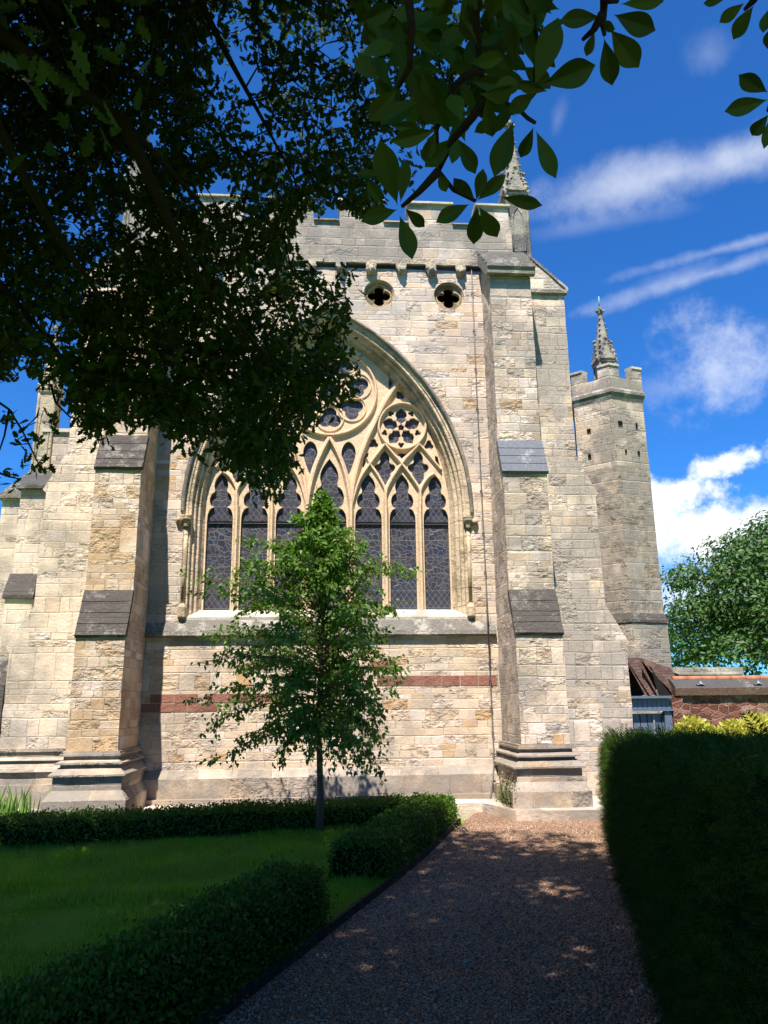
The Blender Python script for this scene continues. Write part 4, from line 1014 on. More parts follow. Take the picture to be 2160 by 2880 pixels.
def grow(seeds, targets, step=0.35, sag=0.04):
    """join every target to the nearest point already grown; returns paths (list of point lists, level)"""
    nodes = [np.array(p) for p in seeds]; order = None
    T = np.array(targets); NA = np.array(nodes)
    d = np.min(np.linalg.norm(T[:, None, :] - NA[None, :, :], axis=2), axis=1)
    idx = np.argsort(d); paths = []
    pool = np.zeros((len(nodes) + len(T) * 6, 3)); pool[:len(nodes)] = NA; cnt = len(nodes)
    for i in idx:
        t = T[i]; dist = np.linalg.norm(pool[:cnt] - t, axis=1); j = int(np.argmin(dist)); p = pool[j].copy(); L = dist[j]
        k = max(2, min(5, int(L / step) + 1)); f = np.linspace(0, 1, k + 1)[:, None]
        mid = p + (t - p) * f; bow = np.sin(f * math.pi) * L * 0.12
        mid = mid + bow * np.array([0, 0, 1.0]) + np.sin(f * math.pi) * rng.normal(size=3) * L * 0.07
        for q in mid[1:]: pool[cnt] = q; cnt += 1
        paths.append(mid)
    return paths

# ------------------------------------------------------------------ big oak overhead
CANOPY = [(-700, -2000), (1100, -2000), (1160, 0), (1185, 60), (1100, 200), (985, 262), (905, 330), (842, 400), (822, 452), (770, 470), (742, 440), (700, 452), (650, 470), (622, 520), (652, 560), (700, 590), (765, 655),
          (742, 735), (785, 790), (765, 860), (722, 872), (690, 905), (640, 955), (622, 1045), (588, 1098), (545, 1058), (505, 1012), (470, 1005), (440, 950), (385, 985), (345, 905), (300, 925), (255, 905), (215, 955), (180, 925), (150, 880), (118, 835), (60, 800), (-20, 830), (-700, 900)]
K = 2160 / 1659
HOLES = [(535, 170, 40), (555, 240, 24), (715, 105, 30), (160, 490, 26), (300, 360, 26), (330, 300, 22), (470, 410, 34), (590, 300, 20), (640, 380, 20), (525, 60, 22), (230, 620, 20), (600, 60, 18), (740, 260, 16), (420, 330, 16), (110, 700, 18), (20, 230, 14), (840, 330, 14), (360, 100, 10), (690, 320, 14), (270, 470, 24), (210, 470, 18), (480, 330, 14), (560, 350, 14), (790, 190, 14), (650, 180, 16), (700, 210, 12), (620, 120, 10)]
def shadow_y(p): return p[..., 1] + p[..., 2] / math.tan(R(SUN_EL)) * math.cos(R(SUN_AZ))
def canopy_ok(P, margin=0):
    x, y, z = proj(P); xd, yd = x / K, y / K
    infr = (z > 0.05) & (xd > -60) & (xd < 1659 + 60) & (yd > -60) & (yd < 2212)
    ins = inside(CANOPY, xd, yd)
    hl = np.zeros(len(P), bool)
    for hx, hy, hr in HOLES: hl |= (xd - hx) ** 2 + (yd - hy) ** 2 < (hr * 0.9) ** 2
    return (~infr) | (ins & ~hl)
def shade_lim(p):
    gx = p[..., 0] + p[..., 2] / math.tan(R(SUN_EL)) * math.sin(R(SUN_AZ))
    return 10.9 + 1.2 * np.clip((1.9 - gx) / 0.9, 0, 1) - 0.8 * np.clip((-2.6 - gx) / 0.8, 0, 1) - 1.5 * np.clip((gx - 3.05) / 0.5, 0, 1)
TC = math.cos(R(SUN_AZ)) / math.tan(R(SUN_EL))
def oak():
    t = thing('oak_tree', 'large dark oak whose hanging branches cover upper left of the view', 'tree', (-4.6, 0.8, 0))
    # limbs
    b = MB(); limbs = []
    trunk = [(-4.6, 0.8, -0.1), (-4.55, 0.85, 1.2), (-4.35, 1.0, 2.6), (-4.1, 1.2, 4.0), (-3.7, 1.5, 5.6), (-3.2, 1.8, 7.4), (-2.7, 2.0, 9.2)]
    b.tube(trunk, [0.55, 0.42, 0.38, 0.36, 0.30, 0.22, 0.1], 12)
    L_ = [([(-4.1, 1.2, 4.0), (-3.2, 2.2, 5.2), (-2.3, 3.3, 5.6), (-1.4, 4.4, 5.5), (-0.7, 5.4, 5.2)], 0.17),
          ([(-3.7, 1.5, 5.6), (-2.6, 2.6, 7.2), (-1.5, 3.6, 7.8), (-0.3, 4.5, 7.6), (0.8, 5.2, 7.0)], 0.17),
          ([(-4.2, 1.1, 3.4), (-3.7, 2.6, 4.7), (-3.2, 4.2, 5.1), (-2.6, 5.7, 5.0), (-2.2, 6.6, 4.6)], 0.16),
          ([(-3.4, 1.7, 6.6), (-1.8, 1.8, 8.6), (0.0, 2.0, 9.6), (1.6, 2.4, 9.6), (2.8, 2.8, 9.2)], 0.16),
          ([(-3.7, 1.5, 5.6), (-2.6, 0.6, 7.4), (-1.2, -0.4, 8.6), (0.4, -1.2, 9.2), (2.2, -1.6, 9.2)], 0.15),
          ([(-4.1, 1.2, 4.4), (-5.0, 2.6, 5.8), (-5.6, 4.0, 6.2), (-5.8, 5.2, 6.0)], 0.14),
          ([(-3.2, 1.8, 7.4), (-3.8, 3.0, 8.6), (-3.8, 4.0, 8.8)], 0.12), ([(-4.1, 1.2, 4.4), (-5.8, 0.2, 6.2), (-7.2, -0.4, 7.0)], 0.14),
          ([(-1.4, 4.4, 5.5), (-0.9, 5.0, 4.7), (-0.35, 5.9, 4.3)], 0.06), ([(-2.3, 3.3, 5.6), (-1.9, 4.7, 5.0), (-1.4, 6.0, 4.3)], 0.07),
          ([(-1.5, 3.6, 7.8), (-0.9, 4.8, 6.8), (-0.3, 5.6, 6.0)], 0.07), ([(-2.6, 2.6, 7.2), (-2.3, 3.9, 6.8), (-1.8, 5.0, 6.1)], 0.08)]
    seeds = [Vector(p) for p in trunk[3:]]
    for pts, r in L_:
        pv = [Vector(p) for p in pts]; fine = []
        for i in range(len(pv) - 1):
            for f in np.linspace(0, 1, 6)[:-1]:
                fine.append(pv[i].lerp(pv[i + 1], f) + Vector(noise.noise_vector(Vector((i + f, r * 50, 3)))) * 0.07)
        fine.append(pv[-1]); b.tube(fine, list(np.linspace(r * 0.8, 0.015, len(fine)) ** 1.0 * np.linspace(1.0, 0.5, len(fine))), 8); seeds += fine
    b.build('trunk', m_bark, t)
    # twig targets: in view
    tg = []
    while len(tg) < 2900:
        n = 4000; px = rng.uniform(-150, 1240, n); py = rng.uniform(-180, 1110, n)
        d = np.array([ray(a * K, c * K) for a, c in zip(px, py)]); d /= d[:, 1:2]
        # farthest reach so the shade edge stays in front of the church
        ymax = (11.9 - CAMH * TC) / (1 + TC * d[:, 2]); ymax = np.minimum(ymax, 8.2)
        y = ymax * rng.uniform(0.62, 1.0, n) ** 0.8
        P = CAM + d * y[:, None]
        ok = canopy_ok(P) & (P[:, 2] > 2.6) & (P[:, 0] > -7) & (shadow_y(P) < shade_lim(P))
        # sparser towards the middle
        keep = rng.uniform(size=n) < np.where(px > 430, np.where(py < 330, 0.42, 0.8), 0.95)
        tg += list(P[ok & keep])
    tg = tg[:2900]
    # twig targets overhead and behind, which throw the garden into shade
    gx = rng.uniform(-8.5, 7.0, 45000); gy = rng.uniform(0.5, 12.0, 45000) ; z = rng.uniform(5.0, 11.5, 45000)
    P = np.stack([gx - z * math.tan(R(90 - SUN_EL)) * math.sin(R(SUN_AZ)), gy - z * math.tan(R(90 - SUN_EL)) * math.cos(R(SUN_AZ)), z], 1)
    hb = 11.6 - 0.11 * ((P[:, 0] + 1.5) ** 2 + (P[:, 1] - 0.5) ** 2) ** 0.9
    x, y, zz = proj(P); off = ~((zz > 0.05) & (x > -200) & (x < 2360) & (y > -200) & (y < 2900))
    P = P[off & (z < np.maximum(hb, 6.5)) & (shadow_y(P) < shade_lim(P))]
    tg2 = P[:3300]
    paths = grow(seeds, np.concatenate([np.array(tg), tg2]))
    tw = MB()
    for p in paths:
        L = np.linalg.norm(p[-1] - p[0]); tw.tube([tuple(q) for q in p], list(np.linspace(0.006 + 0.012 * min(1.5, L), 0.004, len(p))), 4, 0, False)
    tw.build('twigs', m_bark, t, weld=False)
    pos = []; ax = []; ln = []
    nvis = len(tg); src = np.concatenate([np.array(tg), tg2])
    # leaves hug the outer half of each twig
    for p in paths:
        tip = p[-1]; k0 = len(p)
        x_, y_, z_ = proj(tip[None]); vis = (-200 < x_[0] < 2360) and (-200 < y_[0] < 2880) and z_[0] > 0
        n = rng.integers(15, 23) if vis else 46
        f = rng.uniform(0.25, 1.0, n); q = p[np.minimum((f * (k0 - 1)).astype(int), k0 - 2)]; q2 = p[np.minimum((f * (k0 - 1)).astype(int) + 1, k0 - 1)]
        c = q + (q2 - q) * rng.uniform(0, 1, (n, 1)) + rng.normal(size=(n, 3)) * (0.085 if vis else 0.22)
        pos.append(c); a = unit((tip - p[0])[None]) * 0.5 + rng.normal(size=(n, 3)) * 0.7 + np.array([0, 0, -0.45]); ax.append(a)
        ln.append(rng.uniform(0.06, 0.115, n) if vis else rng.uniform(0.14, 0.21, n))
    pos = np.concatenate(pos); ax = np.concatenate(ax); ln = np.concatenate(ln)
    x, y, z = proj(pos); xd, yd = x / K, y / K
    infr = (z > 0.05) & (xd > -30) & (xd < 1690) & (yd > -30) & (yd < 2212)
    poly = np.array(CANOPY, float); 
    ok = canopy_ok(pos) | (rng.uniform(size=len(pos)) < 0.06)
    ok &= shadow_y(pos) < shade_lim(pos) + 0.2 * rng.normal(size=len(pos))
    ok &= ~(infr & ~inside(CANOPY, xd, yd) & ((xd > 800) | (yd > 1115)))
    pos, ax, ln = pos[ok], ax[ok], ln[ok]
    # the low sprays by the left frame edge and the nearest big leaves
    ex = []
    for (cx, cy, n, sp) in ((55, 950, 26, 26), (20, 900, 14, 22), (85, 1000, 18, 20), (20, 1030, 14, 14), (60, 1060, 0, 12), (105, 900, 10, 14), (430, 985, 6, 12), (1085, 150, 10, 22), (1190, 90, 5, 10), (740, 600, 20, 22), (790, 640, 0, 0), (870, 380, 14, 20)):
        for _ in range(n):
            Y = rng.uniform(5.6, 6.4); ex.append(at((cx + rng.normal() * sp) * K, (cy + rng.normal() * sp * 0.8) * K, Y))
    if ex:
        ex = np.array(ex); pos = np.concatenate([pos, ex]); ax = np.concatenate([ax, rnd(len(ex)) + np.array([0.3, 0, -0.5])]); ln = np.concatenate([ln, rng.uniform(0.07, 0.11, len(ex))])
    nb = []
    for (cx, cy, n, sp, Y) in ((150, 60, 13, 90, 2.8), (60, 130, 8, 50, 2.6), (330, 30, 7, 80, 3.0), (200, 180, 7, 70, 2.7), (100, 280, 5, 50, 2.8), (220, 280, 4, 25, 2.6)):
        for _ in range(n): nb.append(at((cx + rng.normal() * sp) * K, (cy + rng.normal() * sp * 0.7) * K, Y * rng.uniform(0.85, 1.3)))
    nb = np.array(nb); pos = np.concatenate([pos, nb]); ax = np.concatenate([ax, rnd(len(nb), 0.5) + np.array([0.25, 0.0, -0.8])]); ln = np.concatenate([ln, rng.uniform(0.10, 0.15, len(nb))])
    V, lo, st, tt = leaves_arrays(pos, ax, rnd(len(pos)) + np.array([0, 0, 0.8]), ln, OAK, 0.18, 0.15)
    link('crown', fast_mesh('crown', V, lo, st, tt), m_oak, t)
    # bare sprays at the left edge
    b = MB()
    for pts in ([(-30, 850), (20, 885), (48, 930), (75, 985), (88, 1010)], [(20, 885), (10, 940), (-10, 1000)], [(-20, 1015), (20, 1030), (45, 1035)], [(110, 830), (120, 870), (150, 900), (170, 905)], [(48, 930), (80, 900), (85, 880)]):
        b.tube([tuple(at(x * K, y * K, 6.0)) for x, y in pts], list(np.linspace(0.012, 0.004, len(pts))), 5)
    b.build('twigs', m_bark, t)
    return t
oak()

# ------------------------------------------------------------------ magnolia branch near the lens
def magnolia():
    t = thing('magnolia_tree', 'magnolia with large oval glossy leaves hanging from the top edge', 'tree', (3.4, -1.2, 0))
    q = lambda x, y: ((1080 + x / 1.536), (y / 1.536))
    fr = lambda x, y, d: (lambda r: CAM + r / np.linalg.norm(r) * d)(ray(*q(x, y)))
    B = MB()
    B.tube([(3.4, -1.2, -0.1), (3.3, -1.1, 1.5), (3.0, -0.8, 2.8), (2.6, -0.2, 3.8), (2.0, 0.5, 4.4)], [0.16, 0.12, 0.1, 0.07, 0.04], 10)
    root = (2.6, -0.2, 3.8)
    Br = [([(400, -60), (395, 60), (402, 150), (415, 300), (440, 420), (500, 440), (580, 470), (620, 510), (652, 530)], 2.25), ([(440, 420), (380, 510), (310, 590), (260, 680), (235, 740), (300, 820), (395, 868)], 2.2),
          ([(235, 740), (150, 830), (78, 892)], 2.15), ([(955, -60), (950, 20), (945, 110), (952, 150)], 2.35), ([(650, 385), (620, 430), (580, 470)], 2.25), ([(945, 60), (905, 130), (860, 170)], 2.35),
          ([(600, -60), (640, 60), (660, 200), (652, 380)], 2.3), ([(100, -60), (120, 120), (110, 290), (60, 380)], 2.1), ([(415, 300), (350, 330), (300, 380), (225, 560), (235, 740)], 2.2), ([(1640, -60), (1590, 10), (1560, 40)], 2.5), ([(1760, 250), (1690, 400), (1660, 480)], 2.5), ([(955, -5), (1010, 5)], 2.35)]
    for pts, d in Br:
        P = [fr(x, y, d + 0.03 * i) for i, (x, y) in enumerate(pts)]; P = [tuple(p) for p in P]
        B.tube(P, list(np.linspace(0.012, 0.0055, len(P))), 6)
        if pts[0][1] < 0 or pts[0][0] > 1700:
            a = np.array(P[0]); m = (a + np.array([2.0, 0.5, 4.4])) / 2 + np.array([0, 0, 0.15]); B.tube([(2.0, 0.5, 4.4), tuple(m), P[0]], [0.025, 0.018, 0.012], 6)
    B.build('trunk', m_bark, t)
    leaf = [((655, 560), (741, 768), .34), ((648, 545), (588, 692), .36), ((562, 520), (476, 757), .40), ((498, 850), (684, 890), .28), ((402, 885), (388, 1062), .44), ((410, 890), (490, 1027), .46), ((372, 880), (226, 957), .40),
            ((66, 928), (130, 1105), .42), ((90, 900), (173, 978), .38), ((60, 905), (-92, 948), .42), ((678, 368), (914, 285), .48), ((950, 160), (990, 372), .42), ((975, 122), (1102, 295), .52), ((990, 62), (1172, 132), .48), ((1018, 18), (1212, 4), .32),
            ((912, 132), (872, 246), .42), ((648, 380), (752, 80), .38), ((938, 72), (762, 88), .40), ((940, 90), (985, 130), .5), ((655, 400), (545, 480), .5), ((440, 425), (590, 340), .48), ((440, 420), (470, 600), .4), ((310, 590), (170, 720), .42), ((312, 590), (400, 750), .4),
            ((318, 600), (296, 700), .4), ((240, 735), (160, 640), .44), ((235, 740), (270, 830), .5), ((395, 865), (300, 770), .45), ((398, 870), (430, 730), .4), ((400, 868), (520, 760), .36), ((230, 560), (40, 620), .36), ((225, 560), (175, 700), .4), ((110, 290), (250, 545), .5), ((60, 380), (-60, 520), .5),
            ((-20, 350), (-130, 250), .46), ((-30, 345), (10, 240), .5), ((0, 890), (-70, 780), .4), ((60, 890), (-20, 610), .4), ((70, 880), (100, 690), .34), ((-10, 760), (-120, 750), .4), ((20, 540), (160, 560), .36),
            ((1660, 400), (1535, 335), .5), ((1662, 430), (1478, 480), .42), ((1665, 490), (1576, 602), .44), ((1700, 470), (1640, 640), .3), ((1470, 0), (1384, 14), .3), ((1560, 10), (1448, 98), .46), ((1600, 20), (1500, 168), .52), ((1660, 40), (1640, 130), .5), ((1690, 100), (1648, 235), .5), ((1700, 120), (1720, 260), .5)]
    pos = []; ax = []; ln = []; wd = []; nr = []
    for (a, c, w) in leaf:
        d = 2.2 if a[0] < 900 else (2.35 if a[0] < 1300 else 2.5); d += rng.uniform(-0.08, 0.08)
        p0 = fr(*a, d); p1 = fr(*c, d + rng.uniform(-0.05, 0.05)); pos.append(p0); ax.append(p1 - p0); ln.append(np.linalg.norm(p1 - p0)); wd.append(w); nr.append(unit(CAM - p0) + rng.normal(size=3) * 0.22)
    # the crowded inner leaves
    reg = [(-120, -80), (700, -80), (740, 60), (700, 330), (640, 420), (560, 500), (470, 560), (420, 640), (330, 560), (250, 520), (160, 500), (60, 480), (-40, 380), (-130, 120)]
    n = 0
    while n < 125:
        x, y = rng.uniform(-130, 740), rng.uniform(-80, 640)
        if not inside(reg, np.array([x]), np.array([y]))[0]: continue
        n += 1; d = rng.uniform(2.1, 2.75); a = rng.uniform(0, 2 * math.pi); L = rng.uniform(120, 185)
        p0 = fr(x - L * 0.5 * math.cos(a), y - L * 0.5 * math.sin(a), d); p1 = fr(x + L * 0.5 * math.cos(a), y + L * 0.5 * math.sin(a), d + rng.uniform(-0.08, 0.08))
        pos.append(p0); ax.append(p1 - p0); ln.append(np.linalg.norm(p1 - p0)); wd.append(rng.uniform(0.36, 0.5)); nr.append(unit(CAM - p0) + rng.normal(size=3) * 0.45)
    # leaves out of the picture, round the limb
    for _ in range(160):
        p = np.array([rng.uniform(0.2, 3.4), rng.uniform(-1.2, 1.6), rng.uniform(3.7, 4.9)]); x, y, z = proj(p[None])
        if z[0] > 0 and -60 < x[0] < 2220 and -90 < y[0] < 2880: continue
        pos.append(p); ax.append(rng.normal(size=3)); ln.append(rng.uniform(0.1, 0.16)); wd.append(0.42); nr.append(rng.normal(size=3) + np.array([0, 0, 1]))
    parts = []; pos = np.array(pos); ax = np.array(ax); ln = np.array(ln); wd = np.array(wd); nr = np.array(nr)
    for gi, (lo_, hi_) in enumerate(((0, .345), (.345, .38), (.38, .40), (.40, .42), (.42, .445), (.445, .47), (.47, .49), (.49, .6))):
        s_ = (wd >= lo_) & (wd < hi_)
        if s_.any():
            k = wd[s_].mean() / 0.47; parts.append(leaves_arrays(pos[s_], ax[s_], nr[s_], ln[s_], [(a, c * k) for a, c in smooth(OBOV, 3, False)], (0.1, 0.3, 0.16, 0.42, 0.22, 0.06, 0.34, 0.15)[gi], (0.06, 0.16, -0.05, 0.1, 0.22, 0.02, 0.12, 0.18)[gi]) + (0,))
    V, lo, st, tt, mi = join_arrays(parts)
    link('crown', fast_mesh('crown', V, lo, st, tt, None, True), m_mag, t)
magnolia()

# ------------------------------------------------------------------ young tree on the lawn
def young():
    yr = np.random.default_rng(31)
    bx, by, bz = -0.09, 10.9, gz(10.9) * 0.6
    t = thing('young_tree', 'slender young tree with light green crown standing on the lawn', 'tree', (bx, by, bz))
    b = MB(); tr = [(bx, by, bz - 0.05), (bx + 0.005, by, 0.6), (bx - 0.02, by, 1.3), (bx - 0.015, by + 0.01, 2.0), (bx + 0.01, by, 2.8), (bx, by, 3.6), (bx + 0.01, by, 4.25), (bx, by, 4.62)]
    b.tube(tr, [0.060, 0.045, 0.037, 0.029, 0.021, 0.013, 0.008, 0.003], 10); b.build('trunk', m_bark_y, t)
    tw = MB(); P = []; A = []; Ln = []
    def env(z):    # crown half width
        zs = [0.95, 1.3, 1.7, 2.3, 2.9, 3.45, 3.75, 4.0, 4.3, 4.65]; rs = [0.5, 1.0, 1.28, 1.3, 1.3, 1.25, 0.82, 0.38, 0.10, 0.02]
        return np.interp(z, zs, rs)
    def xz(z): return np.interp(z, [1.2, 4.6], [bx, bx])
    def twig_leaves(p0, p1, n, sp):
        f = yr.uniform(0.1, 1.0, n)[:, None]; c = p0 + (p1 - p0) * f + yr.normal(size=(n, 3)) * sp
        P.append(c); A.append(unit((p1 - p0)[None]) * 0.5 + yr.normal(size=(n, 3)) * 0.55 + np.array([0, 0, -0.55])); Ln.append(yr.uniform(0.045, 0.085, n))
    nl = 150
    for i in range(nl):
        z0 = 1.38 + (4.42 - 1.38) * (i / (nl - 1)) ** 1.0; az = i * 2.39996 + yr.normal() * 0.25
        rise = np.interp(z0, [1.4, 2.0, 3.0, 3.8, 4.3], [0.06, 0.28, 0.7, 0.6, 0.3])
        z1 = z0 + rise * yr.uniform(0.7, 1.1); Rr = env(min(z0 + 0.62 * rise, 4.64)) * yr.choice([0.45, 0.65, 0.85, 0.98, 1.04])
        if z0 < 1.75: Rr *= yr.uniform(0.75, 1.15)
        d = np.array([math.cos(az), math.sin(az), 0]); 
        sx = 1.2 if d[0] < 0 else 0.84
        d = d * np.array([sx, 0.62 if d[1] > 0 else 0.85, 1]); droop = np.interp(z0, [1.4, 2.2, 3.0], [0.42, 0.2, 0.0])
        k = 7; pts = []
        for j in range(k):
            f = j / (k - 1); pts.append(np.array([bx, by, z0]) + d * Rr * f + np.array([0, 0, (z1 - z0) * math.sin(f * math.pi / 2) - droop * f ** 2.2]) + yr.normal(size=3) * 0.02 * f)
        tw.tube([tuple(p) for p in pts], list(np.linspace(0.014 if z0 < 3.3 else 0.008, 0.003, k)), 5, 0, False)
        for j in range(1, k):
            nt = 3 if j > 1 else 1
            for _ in range(nt):
                s_ = pts[j]; dirn = unit((pts[j] - pts[j - 1])[None])[0] + yr.normal(size=3) * np.array([0.85, 0.85, 0.24]); e = s_ + unit(dirn[None])[0] * yr.uniform(0.14, 0.34) * (0.22 + 0.8 * Rr) - np.array([0, 0, 0.05 if z0 < 2.4 else 0])
                tw.tube([tuple(s_), tuple((s_ + e) / 2 + np.array([0, 0, 0.015])), tuple(e)], [0.004, 0.003, 0.002], 4, 0, False)
                twig_leaves(s_, e, yr.integers(9, 13), 0.035)
            twig_leaves(pts[j - 1], pts[j], 5, 0.03)
    for q in range(9):
        z_ = 4.25 + 0.05 * q; twig_leaves(np.array([bx, by, z_]), np.array([bx + yr.normal() * 0.07, by + yr.normal() * 0.07, z_ + 0.14]), 9, 0.02)
    tw.build('branches', m_bark_y, t, weld=False)
    P_ = np.concatenate(P); A_ = np.concatenate(A); L_ = np.concatenate(Ln)
    V, lo, st, tt = leaves_arrays(P_, A_, rnd(len(P_)) * 0.8 + np.array([0, -0.3, 0.9]), L_, BIRCH, 0.12, 0.12)
    link('crown', fast_mesh('crown', V, lo, st, tt), m_young, t)
young()

# ------------------------------------------------------------------ broad tree beyond the wall
def far_tree(name, label, c, rad, zc, seed, nclump, leafn, lsize):
    r_ = np.random.default_rng(seed)
    t = thing(name, label, 'tree', (c[0], c[1], 0))
    b = MB(); b.tube([(c[0], c[1], -0.1), (c[0] + 0.1, c[1], 2.2), (c[0] - 0.1, c[1] + 0.1, zc)], [0.4, 0.32, 0.12], 9)
    P = []; Nn = []
    for i in range(nclump):
        v = r_.normal(size=3); v /= np.linalg.norm(v); v[2] = abs(v[2]) * 1.1 - 0.45
        f = r_.uniform(0.6, 1.0); q = np.array([c[0], c[1], zc]) + v * np.array([rad, rad, rad * 0.95]) * f; s_ = r_.uniform(0.5, 1.05) * rad * 0.26
        b.tube([(c[0], c[1], zc - rad * 0.5), tuple((np.array([c[0], c[1], zc]) + q) / 2), tuple(q)], [0.1, 0.06, 0.02], 5)
        u = r_.normal(size=(leafn, 3)); u = unit(u); u[:, 2] = u[:, 2] * 0.5
        P.append(q + u * s_ * r_.uniform(0.55, 1.05, (leafn, 1))); Nn.append(u + r_.normal(size=(leafn, 3)) * 0.4 + np.array([0, 0, 0.9]))
    b.build('trunk', m_bark, t)
    P = np.concatenate(P); Nn = np.concatenate(Nn); ax = np.cross(Nn, r_.normal(size=P.shape)) + np.array([0, 0, -0.3])
    V, lo, st, tt = leaves_arrays(P, ax, Nn, r_.uniform(0.6, 1.2, len(P)) * lsize, OVAL, 0.1, 0.15)
    link('crown', fast_mesh('crown', V, lo, st, tt), m_lime, t)
far_tree('broadleaf_tree', 'broad sunlit green tree beyond the red garden wall', (17.0, 26.0), 5.7, 4.9, 5, 210, 240, 0.18)
#far_tree('broadleaf_tree', 'lower dark green tree behind the broad sunlit tree', (19.5, 34.0), 5.0, 3.6, 6, 60, 160, 0.3)

# ------------------------------------------------------------------ hedges
def hedge_mesh(name, label, cat, corners_fn, length_n, h_fn, dens, leaf, mat, seed, lsz, fuzz=0.03, needles=False, shape=SMALL, faces=('top', 'left', 'right', 'end0', 'end1')):
    """corners_fn(f) -> (left xy, right xy) along the hedge, f in 0..1"""
    r_ = np.random.default_rng(seed); C = MB(); ring_ = []; inset = 0.035
    n = length_n
    def prof(f, ins=0.0):
        (lx, ly), (rx, ry) = corners_fn(f); h = h_fn(f); L = np.array([lx, ly]); R__ = np.array([rx, ry]); w = R__ - L; wl = np.linalg.norm(w); w = w / wl
        L = L + w * ins; R__ = R__ - w * ins; zb = gz((ly + ry) / 2) - 0.02
        c = 0.04 if needles else 0.03
        return [np.array([*L, zb]), np.array([*(L - w * 0.02), zb + h * 0.55]), np.array([*(L + w * 0.02), zb + h - ins - c]), np.array([*(L + w * c), zb + h - ins]), np.array([*(R__ - w * c), zb + h - ins]), np.array([*(R__ - w * 0.02), zb + h - ins - c]), np.array([*(R__ + w * 0.02), zb + h * 0.55]), np.array([*R__, zb])]
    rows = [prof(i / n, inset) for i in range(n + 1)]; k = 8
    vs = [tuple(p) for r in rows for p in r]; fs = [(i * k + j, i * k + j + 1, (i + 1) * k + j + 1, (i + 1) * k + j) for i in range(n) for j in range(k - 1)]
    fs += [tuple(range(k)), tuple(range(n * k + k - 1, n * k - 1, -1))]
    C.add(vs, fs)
    # sample leaves over the skin
    P = []; Nn = []
    def tri(a, b_, c, d):
        ar = np.linalg.norm(np.cross(b_ - a, c - a)) / 2; m = r_.poisson(ar * d)
        if m == 0: return
        u, v = r_.uniform(size=(2, m)); s_ = u + v > 1; u[s_], v[s_] = 1 - u[s_], 1 - v[s_]
        P.append(a + np.outer(u, b_ - a) + np.outer(v, c - a)); nn = np.cross(b_ - a, c - a); nn /= np.linalg.norm(nn) + 1e-9; Nn.append(np.tile(nn, (m, 1)))
    rows = [prof(i / n) for i in range(n + 1)]
    for i in range(n):
        dd = dens((i + 0.5) / n) if callable(dens) else dens
        for j in range(5 if needles else k - 1):
            a, b_, c, d_ = rows[i][j], rows[i][j + 1], rows[i + 1][j + 1], rows[i + 1][j]
            tri(a, d_, b_, dd); tri(d_, c, b_, dd)
    for rr, sg in ((rows[0], 1), (rows[-1], -1)):
        m_ = sum(rr) / k
        for j in range(k):
            a, b_ = rr[j], rr[(j + 1) % k]; dd = dens(0.0 if sg > 0 else 1.0) if callable(dens) else dens
            tri(m_, b_, a, dd) if sg < 0 else tri(m_, a, b_, dd)
    P = np.concatenate(P); Nn = np.concatenate(Nn)
    cen = np.array([p for r in rows for p in r]).mean(0)
    lump = np.array([noise.noise(Vector(p) * 3.2) for p in P]); P = P + Nn * (r_.normal(size=(len(P), 1)) * fuzz + lump[:, None] * (0.014 if not needles else 0.065))
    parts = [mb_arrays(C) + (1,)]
    if not needles:
        ax = Nn * 0.6 + r_.normal(size=P.shape) * 0.7 + np.array([0, 0, 0.35]); nm = Nn + r_.normal(size=P.shape) * 0.7
        parts.append(leaves_arrays(P, ax, nm, r_.uniform(0.7, 1.3, len(P)) * lsz, shape, 0.2) + (0,))
    else:
        # each spray: a short stem with two rows of needles
        ax = unit(Nn * 0.75 + r_.normal(size=P.shape) * 0.5 + np.array([0.0, 0.0, 0.25])); sl = r_.uniform(0.5, 1.25, len(P)) * lsz * np.interp(P[:, 1], [1.5, 4.0, 10.0], [1.05, 1.2, 1.7])
        shoot = (Nn[:, 2] > 0.6) & (r_.uniform(size=len(P)) < 0.09); sl = np.where(shoot, sl * 2.3, sl); ax[shoot] = unit(ax[shoot] * np.array([1, 1, 0.3]) + np.array([-0.3, 0, 0.7]))
        nm = unit(np.cross(ax, r_.normal(size=P.shape))); m = 8
        pos = []; na = []; nl = []; nn = []
        for q in range(m):
            f = q / (m - 1); sd = np.cross(ax, nm)
            for sg in (-1, 1):
                pos.append(P + ax * (sl * f)[:, None] - nm * 0.0 + np.array([0, 0, -1]) * (0.25 * sl * f ** 2)[:, None]); na.append(sd * sg * 0.85 + ax * 0.55); nl.append(sl * (0.30 - 0.12 * f)); nn.append(nm + r_.normal(size=P.shape) * 0.15)
        parts.append(leaves_arrays(np.concatenate(pos), np.concatenate(na), np.concatenate(nn), np.concatenate(nl), [(0, 0), (0.5, 0.11), (1.0, 0.0)], 0.0) + (0,))
    V, lo, st, tt, mi = join_arrays(parts)
    o = link(name, fast_mesh(name, V, lo, st, tt, mi), [mat, m_core]); tag(o, label, cat); return o

